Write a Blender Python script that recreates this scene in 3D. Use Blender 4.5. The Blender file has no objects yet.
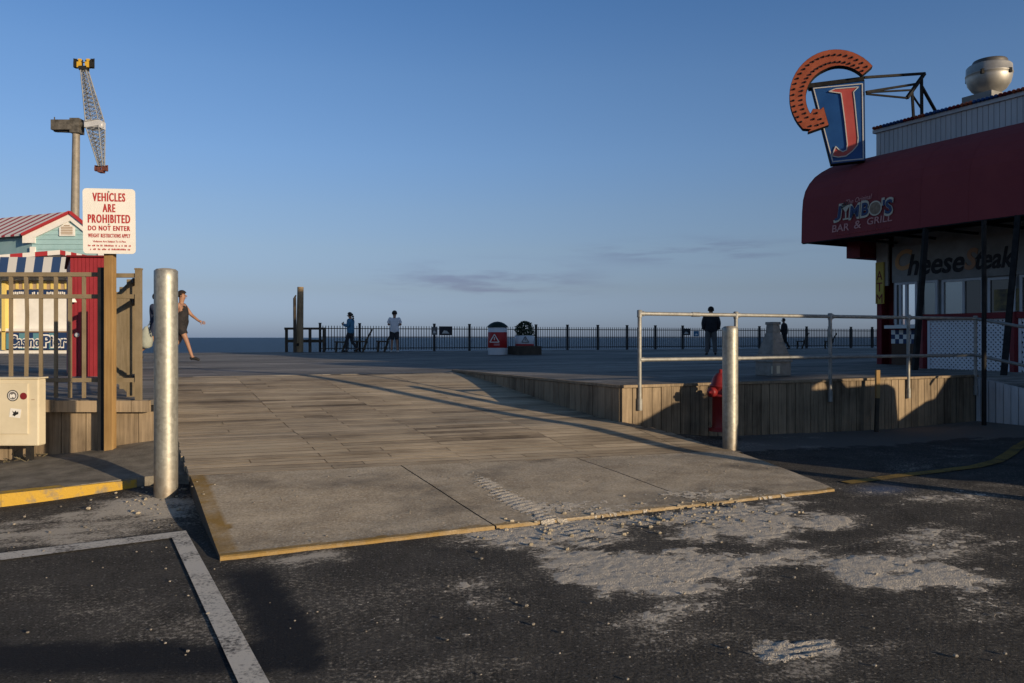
import bpy, bmesh, math, random
from mathutils import Vector, Matrix, noise
random.seed(7)
R = math.radians
C = bpy.context.scene.collection
SC = bpy.context.scene

# ------------------------------------------------------------------ camera, sky, sun, exposure
F = 796.0; H = 1.25; CX = 512.0; CY = 337.5
cam_d = bpy.data.cameras.new("camera"); cam = bpy.data.objects.new("camera", cam_d); C.objects.link(cam)
cam_d.sensor_width = 36.0; cam_d.lens = F * 36.0 / 1024.0; cam_d.shift_y = (CY - 341.5) / 1024.0
cam_d.clip_start = 0.05; cam_d.clip_end = 60000
cam.location = (0, 0, H); cam.rotation_euler = (R(90), 0, 0)
SC.camera = cam

SUN_EL = R(9.3); SX, SY = 0.743, -0.669            # horizontal direction towards the sun
world = bpy.data.worlds.new("World"); SC.world = world; world.use_nodes = True
wt = world.node_tree; wt.nodes.clear()
def wn(t, **k):
    n = wt.nodes.new(t)
    for a, b in k.items(): setattr(n, a, b)
    return n
sky = wn('ShaderNodeTexSky'); sky.sky_type = 'NISHITA'; sky.sun_disc = False
sky.sun_elevation = SUN_EL; sky.sun_rotation = math.atan2(SX, SY)
sky.air_density = 1.0; sky.dust_density = 0.6; sky.ozone_density = 1.6; sky.altitude = 0
bg = wn('ShaderNodeBackground'); bg.inputs['Strength'].default_value = 0.12
# thin violet cloud wisps low over the sea
geo = wn('ShaderNodeNewGeometry')
tc = wn('ShaderNodeTexCoord')
sep = wn('ShaderNodeSeparateXYZ'); wt.links.new(tc.outputs['Generated'], sep.inputs[0])
mp = wn('ShaderNodeMapping'); mp.inputs['Scale'].default_value = (9.0, 9.0, 75.0); mp.inputs['Location'].default_value = (5.3, 2.4, 0.9)
wt.links.new(tc.outputs['Generated'], mp.inputs[0])
cn = wn('ShaderNodeTexNoise'); cn.inputs['Scale'].default_value = 1.0; cn.inputs['Detail'].default_value = 6; cn.inputs['Roughness'].default_value = 0.55
wt.links.new(mp.outputs[0], cn.inputs['Vector'])
cr = wn('ShaderNodeMapRange'); cr.interpolation_type = 'SMOOTHSTEP'
cr.inputs['From Min'].default_value = 0.42; cr.inputs['From Max'].default_value = 0.66
wt.links.new(cn.outputs['Fac'], cr.inputs['Value'])
b1 = wn('ShaderNodeMapRange'); b1.interpolation_type = 'SMOOTHSTEP'; b1.inputs['From Min'].default_value = 0.035; b1.inputs['From Max'].default_value = 0.07
b2 = wn('ShaderNodeMapRange'); b2.interpolation_type = 'SMOOTHSTEP'; b2.inputs['From Min'].default_value = 0.16; b2.inputs['From Max'].default_value = 0.10
for b in (b1, b2): wt.links.new(sep.outputs['Z'], b.inputs['Value'])
m1 = wn('ShaderNodeMath', operation='MULTIPLY'); m2 = wn('ShaderNodeMath', operation='MULTIPLY'); m3 = wn('ShaderNodeMath', operation='MULTIPLY')
wt.links.new(b1.outputs[0], m1.inputs[0]); wt.links.new(b2.outputs[0], m1.inputs[1])
prev_ = None
for (dx_, dy_, dz_), (rx_, ry_, rz_) in (((-.03, .997, .070), (.22, .6, .040)), ((.217, .97, .105), (.20, .6, .026))):
    mm_ = wn('ShaderNodeMapping'); mm_.vector_type = 'TEXTURE'; mm_.inputs['Location'].default_value = (dx_, dy_, dz_); mm_.inputs['Scale'].default_value = (rx_, ry_, rz_)
    wt.links.new(tc.outputs['Generated'], mm_.inputs[0])
    gg_ = wn('ShaderNodeTexGradient'); gg_.gradient_type = 'QUADRATIC_SPHERE'; wt.links.new(mm_.outputs[0], gg_.inputs[0])
    if prev_ is None: prev_ = gg_.outputs['Fac']
    else:
        ad_ = wn('ShaderNodeMath', operation='ADD'); wt.links.new(prev_, ad_.inputs[0]); wt.links.new(gg_.outputs['Fac'], ad_.inputs[1]); prev_ = ad_.outputs[0]
pk_ = wn('ShaderNodeMath', operation='MULTIPLY'); pk_.inputs[1].default_value = 2.0; pk_.use_clamp = True; wt.links.new(prev_, pk_.inputs[0])
wt.links.new(pk_.outputs[0], m2.inputs[0]); wt.links.new(cr.outputs[0], m2.inputs[1])
wt.links.new(m2.outputs[0], m3.inputs[0]); m3.inputs[1].default_value = 0.95
tint = wn('ShaderNodeMixRGB', blend_type='MULTIPLY'); tint.inputs['Fac'].default_value = 1.0
grade = wn('ShaderNodeValToRGB'); el_ = grade.color_ramp.elements      # clear sea air: bluer low sky than the stock model
GR = [(0.0, (.50, .75, 2.0)), (.022, (.50, .70, 1.71)), (.06, (.546, .627, 1.12)), (.109, (.674, .724, 1.057)), (.158, (.73, .80, 1.11)), (.218, (.74, .875, 1.23)), (.308, (.71, .90, 1.27)), (.388, (.59, .85, 1.27)), (.50, (.52, .70, .95)), (.8, (.46, .56, .70))]
while len(el_) < len(GR): el_.new(0.5)
for e_, (p_, c_) in zip(el_, GR): e_.position = p_; e_.color = (*c_, 1)
wt.links.new(sep.outputs['Z'], grade.inputs[0]); wt.links.new(grade.outputs[0], tint.inputs['Color2'])
wt.links.new(sky.outputs[0], tint.inputs['Color1'])
cmix = wn('ShaderNodeMixRGB', blend_type='MULTIPLY'); cmix.inputs['Color2'].default_value = (0.76, 0.70, 0.77, 1)
wt.links.new(m3.outputs[0], cmix.inputs['Fac']); wt.links.new(tint.outputs[0], cmix.inputs['Color1'])
wt.links.new(cmix.outputs[0], bg.inputs['Color'])
wo = wn('ShaderNodeOutputWorld'); wt.links.new(bg.outputs[0], wo.inputs['Surface'])

sun_d = bpy.data.lights.new("sun", 'SUN'); sun = bpy.data.objects.new("sun", sun_d); C.objects.link(sun)
sun_d.energy = 5.0; sun_d.angle = R(0.5); sun_d.color = (1.0, 0.80, 0.55)
sdir = Vector((SX * math.cos(SUN_EL), SY * math.cos(SUN_EL), math.sin(SUN_EL)))
sun.rotation_euler = sdir.to_track_quat('Z', 'Y').to_euler()
SC.view_settings.view_transform = 'Standard'; SC.view_settings.look = 'None'; SC.view_settings.gamma = 1.0
SC.view_settings.exposure = 0.0

# ------------------------------------------------------------------ picture / world helpers
def P(px, py, Y): return Vector(((px - CX) / F * Y, Y, H + (CY - py) / F * Y))
def G(px, py, z=0.0):
    Y = (H - z) * F / (py - CY); return Vector(((px - CX) / F * Y, Y, z))
def proj(x, y, z): return CX + F * x / y, CY - F * (z - H) / y
A0 = Vector((-1.59, 4.37, 0)); U = Vector((.895, .446, 0)).normalized(); V = Vector((-.446, .895, 0)).normalized(); Zv = Vector((0, 0, 1))
def W(a, b, z=0.0): return A0 + U * a + V * b + Zv * z
def ab(x, y):
    d = Vector((x - A0.x, y - A0.y, 0)); return d.dot(U), d.dot(V)
DECK = 0.65

# ------------------------------------------------------------------ materials
def mat(name, c1, c2=None, rough=0.8, metal=0.0, scale=6.0, detail=6, bump=0.0, bscale=None, spec=0.3, stretch=(1, 1, 1), rot=0.0, lo=0.35, hi=0.65, coat=0.0):
    m = bpy.data.materials.new(name); m.use_nodes = True; t = m.node_tree; p = t.nodes['Principled BSDF']
    p.inputs['Roughness'].default_value = rough; p.inputs['Metallic'].default_value = metal
    p.inputs['Specular IOR Level'].default_value = spec; p.inputs['Coat Weight'].default_value = coat
    p.inputs['Base Color'].default_value = (*c1, 1)
    if c2 is not None or bump:
        tcn = t.nodes.new('ShaderNodeTexCoord'); mpn = t.nodes.new('ShaderNodeMapping')
        mpn.inputs['Scale'].default_value = stretch; mpn.inputs['Rotation'].default_value = (0, 0, rot)
        t.links.new(tcn.outputs['Object'], mpn.inputs[0])
    if c2 is not None:
        n = t.nodes.new('ShaderNodeTexNoise'); n.inputs['Scale'].default_value = scale; n.inputs['Detail'].default_value = detail; n.inputs['Roughness'].default_value = .62
        t.links.new(mpn.outputs[0], n.inputs['Vector'])
        r = t.nodes.new('ShaderNodeValToRGB'); r.color_ramp.elements[0].position = lo; r.color_ramp.elements[1].position = hi
        r.color_ramp.elements[0].color = (*c1, 1); r.color_ramp.elements[1].color = (*c2, 1)
        t.links.new(n.outputs['Fac'], r.inputs[0]); t.links.new(r.outputs[0], p.inputs['Base Color'])
    if bump:
        n2 = t.nodes.new('ShaderNodeTexNoise'); n2.inputs['Scale'].default_value = bscale or scale * 4; n2.inputs['Detail'].default_value = 5
        t.links.new(mpn.outputs[0], n2.inputs['Vector'])
        b = t.nodes.new('ShaderNodeBump'); b.inputs['Strength'].default_value = bump; b.inputs['Distance'].default_value = 0.02
        t.links.new(n2.outputs['Fac'], b.inputs['Height']); t.links.new(b.outputs[0], p.inputs['Normal'])
    return m
def nd(t, typ, **k):
    n = t.nodes.new(typ)
    for a, b in k.items(): setattr(n, a, b)
    return n

def wood_mat(name, c_dark, c_light, rot, axis_stretch=(1.2, 22, 22), attr=True, bump=.35, stain_shade=None, blotch=1.3):
    """weathered board: grain along local x after rotation, tone from the 'tone' attribute of each board"""
    m = bpy.data.materials.new(name); m.use_nodes = True; t = m.node_tree; p = t.nodes['Principled BSDF']
    p.inputs['Roughness'].default_value = .85; p.inputs['Specular IOR Level'].default_value = .2
    tcn = nd(t, 'ShaderNodeTexCoord'); mr = nd(t, 'ShaderNodeMapping'); mr.inputs['Rotation'].default_value = (0, 0, -rot)
    t.links.new(tcn.outputs['Object'], mr.inputs[0])
    mp2 = nd(t, 'ShaderNodeMapping'); mp2.inputs['Scale'].default_value = axis_stretch; t.links.new(mr.outputs[0], mp2.inputs[0])
    at = nd(t, 'ShaderNodeAttribute'); at.attribute_name = 'tone'
    add = nd(t, 'ShaderNodeVectorMath', operation='ADD'); t.links.new(mp2.outputs[0], add.inputs[0])
    sc = nd(t, 'ShaderNodeVectorMath', operation='SCALE'); sc.inputs['Scale'].default_value = 37.0
    t.links.new(at.outputs['Color'], sc.inputs[0]); t.links.new(sc.outputs[0], add.inputs[1])
    n = nd(t, 'ShaderNodeTexNoise'); n.inputs['Scale'].default_value = 1.6; n.inputs['Detail'].default_value = 8; n.inputs['Roughness'].default_value = .65
    t.links.new(add.outputs[0], n.inputs['Vector'])
    big = nd(t, 'ShaderNodeTexNoise'); big.inputs['Scale'].default_value = .9; big.inputs['Detail'].default_value = 6; big.inputs['Roughness'].default_value = .6
    t.links.new(tcn.outputs['Object'], big.inputs['Vector'])
    # fac = grain*.5 + tone*.35 + big*.5 - ..
    m1 = nd(t, 'ShaderNodeMath', operation='MULTIPLY_ADD'); m1.inputs[1].default_value = .9; m1.inputs[2].default_value = -.45
    t.links.new(n.outputs['Fac'], m1.inputs[0])
    m2 = nd(t, 'ShaderNodeMath', operation='MULTIPLY_ADD'); m2.inputs[1].default_value = .42
    t.links.new(at.outputs['Fac'], m2.inputs[0]); t.links.new(m1.outputs[0], m2.inputs[2])
    m3 = nd(t, 'ShaderNodeMath', operation='MULTIPLY_ADD'); m3.inputs[1].default_value = blotch
    t.links.new(big.outputs['Fac'], m3.inputs[0]); t.links.new(m2.outputs[0], m3.inputs[2])
    r = nd(t, 'ShaderNodeValToRGB'); e = r.color_ramp.elements
    e[0].position = .45; e[0].color = (*c_dark, 1); e[1].position = 1.25 if False else 1.0; e[1].color = (*c_light, 1)
    m4 = nd(t, 'ShaderNodeMath', operation='SUBTRACT'); m4.inputs[1].default_value = .12 - (1.3 - blotch) * .5
    t.links.new(m3.outputs[0], m4.inputs[0]); t.links.new(m4.outputs[0], r.inputs[0])
    col = r.outputs[0]
    if stain_shade:
        sn = nd(t, 'ShaderNodeTexNoise'); sn.inputs['Scale'].default_value = 1.3; sn.inputs['Detail'].default_value = 7
        mps = nd(t, 'ShaderNodeMapping'); mps.inputs['Location'].default_value = (4, 2, 0); mps.inputs['Scale'].default_value = (.55, 1.6, 1)
        t.links.new(mr.outputs[0], mps.inputs[0]); t.links.new(mps.outputs[0], sn.inputs['Vector'])
        rr = nd(t, 'ShaderNodeMapRange'); rr.inputs['From Min'].default_value = .5; rr.inputs['From Max'].default_value = .72; rr.inputs['To Max'].default_value = .6
        t.links.new(sn.outputs['Fac'], rr.inputs['Value'])
        mx = nd(t, 'ShaderNodeMixRGB'); mx.inputs['Color2'].default_value = (*stain_shade, 1)
        t.links.new(rr.outputs[0], mx.inputs['Fac']); t.links.new(col, mx.inputs['Color1']); col = mx.outputs[0]
    t.links.new(col, p.inputs['Base Color'])
    b = nd(t, 'ShaderNodeBump'); b.inputs['Strength'].default_value = bump; b.inputs['Distance'].default_value = .006
    t.links.new(n.outputs['Fac'], b.inputs['Height']); t.links.new(b.outputs[0], p.inputs['Normal'])
    return m

TH = math.atan2(U.y, U.x)
M = {}
M['ramp_wood'] = wood_mat('weathered ramp boards', (.11, .082, .053), (.62, .50, .345), TH - .065, axis_stretch=(2.2, 46, 46), bump=.7, stain_shade=(.52, .44, .32), blotch=.75)
M['wall_wood'] = wood_mat('weathered vertical boards', (.10, .075, .05), (.36, .275, .18), 0, (22, 22, 1.2))
M['post_wood'] = wood_mat('treated post', (.22, .13, .05), (.40, .26, .11), 0, (18, 18, 1.0))
M['pile_wood'] = wood_mat('old pile', (.16, .11, .06), (.34, .25, .15), 0, (14, 14, 1.0))
M['bench_wood'] = mat('bench wood', (.05, .04, .03), (.09, .07, .05), rough=.85, scale=4)
M['concrete'] = None
M['galv'] = mat('galvanised steel', (.27, .275, .265), (.46, .455, .42), rough=.45, metal=.65, scale=14, bump=.12, bscale=50, stretch=(1, 1, .3), lo=.3, hi=.7)
def galv_mat():
    m = bpy.data.materials.new('spangled galvanised steel'); m.use_nodes = True; t = m.node_tree; p = t.nodes['Principled BSDF']; L = t.links.new
    p.inputs['Metallic'].default_value = .6; tcn = nd(t, 'ShaderNodeTexCoord')
    v = nd(t, 'ShaderNodeTexVoronoi'); v.inputs['Scale'].default_value = 42; L(tcn.outputs['Object'], v.inputs['Vector']); sv_ = nd(t, 'ShaderNodeSeparateColor'); L(v.outputs['Color'], sv_.inputs[0])
    mp_ = nd(t, 'ShaderNodeMapping'); mp_.inputs['Scale'].default_value = (9, 9, 2.2); L(tcn.outputs['Object'], mp_.inputs[0])
    n = nd(t, 'ShaderNodeTexNoise'); n.inputs['Scale'].default_value = 1; n.inputs['Detail'].default_value = 8; n.inputs['Roughness'].default_value = .7; L(mp_.outputs[0], n.inputs['Vector'])
    a = nd(t, 'ShaderNodeMath', operation='MULTIPLY_ADD'); a.inputs[1].default_value = .16; L(sv_.outputs[0], a.inputs[0]); L(n.outputs['Fac'], a.inputs[2])
    r = nd(t, 'ShaderNodeValToRGB'); r.color_ramp.elements[0].position = .36; r.color_ramp.elements[1].position = .80; r.color_ramp.elements[0].color = (.22, .215, .185, 1); r.color_ramp.elements[1].color = (.48, .47, .41, 1); L(a.outputs[0], r.inputs[0])
    # scuffs and rust stains near the base
    sp_ = nd(t, 'ShaderNodeSeparateXYZ'); L(tcn.outputs['Object'], sp_.inputs[0]); mr_ = nd(t, 'ShaderNodeMapRange'); mr_.inputs['From Min'].default_value = .35; mr_.inputs['From Max'].default_value = 0; L(sp_.outputs['Z'], mr_.inputs['Value'])
    n3 = nd(t, 'ShaderNodeTexNoise'); n3.inputs['Scale'].default_value = 16; n3.inputs['Detail'].default_value = 6; L(tcn.outputs['Object'], n3.inputs['Vector'])
    ml = nd(t, 'ShaderNodeMath', operation='MULTIPLY'); L(mr_.outputs[0], ml.inputs[0]); L(n3.outputs['Fac'], ml.inputs[1])
    mx = nd(t, 'ShaderNodeMixRGB'); mx.inputs['Color2'].default_value = (.20, .13, .07, 1); L(ml.outputs[0], mx.inputs['Fac']); L(r.outputs[0], mx.inputs['Color1']); L(mx.outputs[0], p.inputs['Base Color'])
    rr = nd(t, 'ShaderNodeMapRange'); rr.inputs['To Min'].default_value = .38; rr.inputs['To Max'].default_value = .62; L(n.outputs['Fac'], rr.inputs['Value']); L(rr.outputs[0], p.inputs['Roughness'])
    b = nd(t, 'ShaderNodeBump'); b.inputs['Strength'].default_value = .25; b.inputs['Distance'].default_value = .004; L(n.outputs['Fac'], b.inputs['Height']); L(b.outputs[0], p.inputs['Normal'])
    return m
M['galv'] = galv_mat()
M['pipe'] = mat('galvanised pipe', (.22, .22, .205), (.33, .325, .30), rough=.55, metal=.35, scale=12)
M['tan_metal'] = mat('tan painted metal', (.185, .145, .088), (.245, .195, .125), rough=.6, scale=5)
M['black_metal'] = mat('black painted metal', (.012, .012, .013), (.02, .02, .021), rough=.6, scale=8)
M['dark_steel'] = mat('dark steel', (.016, .016, .016), (.032, .031, .03), rough=.8, metal=.0, scale=8, spec=.08)
M['cream'] = mat('cream enamel', (.56, .49, .345), (.64, .565, .41), rough=.55, scale=3, lo=.3, hi=.6)
M['white'] = mat('white paint', (.70, .68, .63), (.78, .76, .72), rough=.6, scale=3)
M['sign_white'] = mat('sign white', (.70, .68, .63), (.75, .73, .68), rough=.45, scale=4)
M['sign_red'] = mat('sign red lettering', (.40, .035, .035), rough=.5)
M['red_wall'] = mat('red painted boards', (.27, .026, .034), (.32, .034, .042), rough=.6, scale=3)
M['maroon'] = mat('maroon canvas', (.20, .036, .042), (.25, .048, .05), rough=.85, scale=1.6, bump=.25, bscale=3.5, lo=.2, hi=.8)
M['dark_red'] = mat('dark red paint', (.14, .010, .014), (.19, .016, .02), rough=.65, scale=5)
M['teal'] = mat('teal siding', (.28, .45, .47), (.33, .50, .52), rough=.7, scale=2)
M['navy'] = mat('navy paint', (.015, .035, .10), (.02, .045, .125), rough=.5, scale=3)
M['blue_sign'] = mat('blue sign face', (.010, .055, .19), (.014, .07, .225), rough=.4, scale=3)
M['awn_blue'] = mat('blue canvas', (.03, .07, .17), rough=.8)
M['awn_white'] = mat('white canvas', (.70, .67, .60), rough=.8)
M['yellow_pale'] = mat('pale yellow', (.68, .52, .16), rough=.7)
M['tan'] = mat('tan trim', (.38, .28, .19), rough=.7)
M['orange'] = mat('orange sheet metal', (.27, .062, .026), (.36, .092, .042), rough=.5, scale=5)
M['letter_red'] = mat('letter red', (.38, .06, .05), (.44, .085, .07), rough=.45, scale=3)
M['pale_line'] = mat('pale outline', (.50, .49, .46), rough=.5)
M['logo_pale'] = mat('logo cream print', (.55, .49, .38), rough=.7)
M['pink_line'] = mat('faded pink lettering', (.55, .26, .24), rough=.6)
M['siding'] = mat('grey metal siding', (.42, .42, .42), (.52, .52, .515), rough=.55, metal=.2, scale=2, stretch=(1, 1, .3))
M['grey_wall'] = mat('stained pale panel', (.19, .185, .175), (.28, .275, .26), rough=.7, scale=2.4)
M['alu'] = mat('spun aluminium', (.40, .385, .35), (.50, .48, .44), rough=.5, metal=.7, scale=6)
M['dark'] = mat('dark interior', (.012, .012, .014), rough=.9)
M['atm_yellow'] = mat('yellow panel', (.45, .33, .05), (.52, .39, .07), rough=.55, scale=4)
M['lattice_white'] = mat('white lattice', (.66, .66, .68), (.74, .74, .75), rough=.6, scale=4)
M['white_boards'] = wood_mat('old white painted boards', (.42, .41, .40), (.66, .65, .63), 0, (18, 18, 1.0))
M['hydrant'] = mat('red hydrant enamel', (.17, .012, .014), (.23, .02, .02), rough=.5, scale=6, coat=.1)
M['stone'] = mat('rough concrete', (.22, .20, .17), (.33, .30, .26), rough=.9, scale=9, bump=.3, bscale=40)
M['glass'] = mat('window glass', (.03, .035, .04), rough=.06, spec=.7)
M['sky_mirror'] = mat('mirror for sky seen through', (.72, .74, .76), rough=.08, metal=.95)  # mirror panes stand in for bright sky seen through the building
M['bin_red'] = mat('bin red band', (.40, .02, .02), rough=.5)
M['bin_white'] = mat('bin white', (.66, .67, .68), rough=.5)
M['dark_green'] = mat('dark green lid', (.012, .025, .018), rough=.5)
M['leaf'] = mat('dark leaves', (.025, .04, .02), (.05, .07, .035), rough=.7, scale=8)
M['roof_red'] = mat('red metal roof', (.38, .035, .04), rough=.45)
M['roof_white'] = mat('white metal roof', (.74, .71, .66), rough=.45)
M['grey_steel'] = mat('weathered grey steel', (.20, .18, .15), (.28, .25, .21), rough=.6, metal=.2, scale=1)
M['light_steel'] = mat('light grey steel', (.5, .5, .5), (.6, .6, .6), rough=.5, metal=.2, scale=1)
M['arm_steel'] = mat('dull galvanised truss', (.22, .23, .24), (.30, .31, .32), rough=.6, metal=.2, scale=1)
M['pod_red'] = mat('rusty red seats', (.10, .035, .03), (.16, .06, .045), rough=.7, scale=2)
M['seat_yellow'] = mat('yellow seats', (.60, .36, .04), rough=.5)
M['rubber'] = mat('tyre rubber', (.015, .015, .015), rough=.8)
M['car_paint'] = mat('silver car paint', (.35, .36, .38), rough=.35, metal=.6, coat=.5)
M['stucco'] = mat('beige stucco', (.42, .36, .28), (.48, .42, .34), rough=.85, scale=3, bump=.15)
M['skin'] = mat('skin', (.30, .16, .10), (.34, .185, .12), rough=.55, scale=8)
M['hair_dark'] = mat('dark hair', (.018, .013, .010), (.03, .02, .015), rough=.6, scale=30)
M['cloth_black'] = mat('black cloth', (.014, .014, .016), (.035, .03, .03), rough=.9, scale=14)
M['cloth_navy'] = mat('navy cloth', (.02, .028, .055), (.03, .04, .075), rough=.9, scale=8)
M['cloth_blue'] = mat('blue jacket cloth', (.05, .16, .27), (.07, .20, .32), rough=.85, scale=6)
M['cloth_white'] = mat('white shirt cloth', (.62, .62, .64), (.70, .70, .72), rough=.9, scale=6)
M['cloth_grey'] = mat('grey trouser cloth', (.12, .115, .11), (.16, .15, .145), rough=.9, scale=8)
M['cloth_dark'] = mat('charcoal cloth', (.025, .026, .03), (.04, .04, .045), rough=.9, scale=8)
M['shoe'] = mat('dark shoes', (.02, .02, .02), rough=.7)
M['shoe_white'] = mat('pale shoes', (.55, .55, .55), rough=.7)
M['bag_white'] = mat('white bag cloth', (.26, .28, .24), (.34, .36, .31), rough=.9, scale=5)

# ------------------------------------------------------------------ mesh builder
class MB:
    def __init__(s): s.v = []; s.f = []; s.tone = []; s.smooth = []
    def _add(s, vs, fs, tone=None, smooth=False):
        o = len(s.v); s.v += [Vector(v) for v in vs]
        for f in fs: s.f.append([i + o for i in f]); s.tone.append(tone); s.smooth.append(smooth)
    def hexa(s, p, tone=None):           # 8 corners: bottom 0-3 ccw, top 4-7
        s._add(p, [[3, 2, 1, 0], [4, 5, 6, 7], [0, 1, 5, 4], [1, 2, 6, 5], [2, 3, 7, 6], [3, 0, 4, 7]], tone)
    def obox(s, o, x, y, z, tone=None):  # origin corner + three edge vectors
        o = Vector(o); x = Vector(x); y = Vector(y); z = Vector(z)
        if x.cross(y).dot(z) < 0: x, y = y, x
        s.hexa([o, o + x, o + x + y, o + y, o + z, o + x + z, o + x + y + z, o + y + z], tone)
    def cbox(s, c, x, y, z, tone=None):  # centre + half vectors
        c = Vector(c); x = Vector(x); y = Vector(y); z = Vector(z); s.obox(c - x - y - z, 2 * x, 2 * y, 2 * z, tone)
    def tube(s, a, b, r1, r2=None, n=10, cap=True, tone=None, smooth=True):
        a = Vector(a); b = Vector(b); r2 = r1 if r2 is None else r2
        d = (b - a).normalized(); x = d.orthogonal().normalized(); y = d.cross(x)
        vs = [a + (x * math.cos(t) + y * math.sin(t)) * r1 for t in [2 * math.pi * i / n for i in range(n)]]
        vs += [b + (x * math.cos(t) + y * math.sin(t)) * r2 for t in [2 * math.pi * i / n for i in range(n)]]
        s._add(vs, [[i, (i + 1) % n, n + (i + 1) % n, n + i] for i in range(n)], tone, smooth)
        if cap: s._add(vs, [list(range(n))[::-1], list(range(n, 2 * n))], tone, False)
    def bar(s, a, b, w, h, up=(0, 0, 1), tone=None):
        a = Vector(a); b = Vector(b); d = (b - a); L = d.length; d.normalize()
        up = Vector(up)
        if abs(d.dot(up)) > .98: up = Vector((0, 1, 0)) if abs(d.z) > .9 else Vector((0, 0, 1))
        x = d.cross(up).normalized(); y = x.cross(d)
        s.cbox((a + b) / 2, d * L / 2, x * w / 2, y * h / 2, tone)
    def lathe(s, c, prof, n=24, axis=(0, 0, 1), smooth=True, tone=None):
        c = Vector(c); ax = Vector(axis).normalized(); x = ax.orthogonal().normalized(); y = ax.cross(x)
        vs = []
        for r, h in prof:
            vs += [c + ax * h + (x * math.cos(t) + y * math.sin(t)) * r for t in [2 * math.pi * i / n for i in range(n)]]
        fs = []
        for k in range(len(prof) - 1):
            fs += [[k * n + i, k * n + (i + 1) % n, (k + 1) * n + (i + 1) % n, (k + 1) * n + i] for i in range(n)]
        s._add(vs, fs, tone, smooth)
        s._add(vs, [list(range(n))[::-1], [(len(prof) - 1) * n + i for i in range(n)]], tone, False)
    def prism(s, pts, d, tone=None):     # polygon (3d points) extruded by vector d
        pts = [Vector(p) for p in pts]; d = Vector(d); n = len(pts)
        nrm = Vector((0, 0, 0))
        for i in range(n): nrm += pts[i].cross(pts[(i + 1) % n])
        if nrm.dot(d) > 0: pts = pts[::-1]
        vs = pts + [p + d for p in pts]
        s._add(vs, [list(range(n)), list(range(n, 2 * n))[::-1]] + [[(i + 1) % n, i, n + i, n + (i + 1) % n] for i in range(n)], tone)
    def quad(s, a, b, c, d, tone=None): s._add([a, b, c, d], [[0, 1, 2, 3]], tone)
    def poly(s, pts, tone=None): s._add(pts, [list(range(len(pts)))], tone)
    def mesh_in(s, me, o, x, y, z, tone=None):   # bring in a mesh with axes x,y,z at o
        o = Vector(o); x = Vector(x); y = Vector(y); z = Vector(z)
        s._add([o + x * v.co.x + y * v.co.y + z * v.co.z for v in me.vertices], [list(p.vertices) for p in me.polygons], tone)
    def build(s, name, m, parent=None, bevel=0.0, shade=None):
        org = parent['_w'] if parent is not None and '_w' in parent else None
        off = Vector(parent.matrix_world.translation) if parent is not None else Vector((0, 0, 0))
        off = root_off(parent)
        me = bpy.data.meshes.new(name); me.from_pydata([tuple(v - off) for v in s.v], [], s.f); me.update()
        if any(t is not None for t in s.tone):
            ca = me.color_attributes.new('tone', 'FLOAT_COLOR', 'CORNER'); k = 0
            for p, t in zip(me.polygons, s.tone):
                t = 0.5 if t is None else t
                for _ in p.loop_indices:
                    ca.data[k].color = (t, (t * 7.31) % 1, (t * 13.7) % 1, 1); k += 1
        me.polygons.foreach_set('use_smooth', s.smooth)
        o = bpy.data.objects.new(name, me); C.objects.link(o)
        mats = m if isinstance(m, (list, tuple)) else [m]
        for mm in mats: me.materials.append(mm)
        if parent is not None: o.parent = parent
        if bevel:
            bv = o.modifiers.new('bevel', 'BEVEL'); bv.width = bevel; bv.segments = 2; bv.limit_method = 'ANGLE'
        return o
def root_off(p):
    off = Vector((0, 0, 0))
    while p is not None: off += Vector(p.location); p = p.parent
    return off
def tag(o, label=None, cat=None, group=None, kind=None):
    if label: o['label'] = label
    if cat: o['category'] = cat
    if group: o['group'] = group
    if kind: o['kind'] = kind
    return o
def thing(name, loc, label, cat, group=None):
    o = bpy.data.objects.new(name, None); C.objects.link(o); o.location = loc; o.empty_display_size = .2
    return tag(o, label, cat, group)
def rt(): return random.random()

def text_mesh(s, bold=0.0, extr=0.0, shear=0.0, spacing=1.0):
    cu = bpy.data.curves.new('t', 'FONT'); cu.body = s; cu.offset = bold; cu.extrude = extr; cu.shear = shear; cu.space_character = spacing
    cu.align_x = 'CENTER'; cu.resolution_u = 3
    o = bpy.data.objects.new('t', cu); C.objects.link(o)
    dg = bpy.context.evaluated_depsgraph_get(); dg.update()
    me = bpy.data.meshes.new_from_object(o.evaluated_get(dg)); bpy.data.objects.remove(o)
    return me
def put_text(mb, s, centre, right, up, nrm, height, width=None, bold=0.0, extr=0.02, shear=0.0, spacing=1.0, fat=0.0):
    """text of a given cap height (and optionally total width) centred on a point"""
    me = text_mesh(s, bold, extr, shear, spacing)
    xs = [v.co.x for v in me.vertices]; ys = [v.co.y for v in me.vertices]
    w = max(xs) - min(xs); h = max(ys) - min(ys)
    sy = height / h; sx = (width / w) if width else sy
    cx_ = (max(xs) + min(xs)) / 2; cy_ = (max(ys) + min(ys)) / 2
    right = Vector(right); up = Vector(up); nrm = Vector(nrm)
    o = Vector(centre) - right * cx_ * sx - up * cy_ * sy
    for i, dx in enumerate((-1, -.33, .33, 1) if fat else (0,)):
        mb.mesh_in(me, o + right * dx * fat * height + nrm * .00025 * i, right * sx, up * sy, nrm * min(sx, sy))
    bpy.data.meshes.remove(me)

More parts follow.
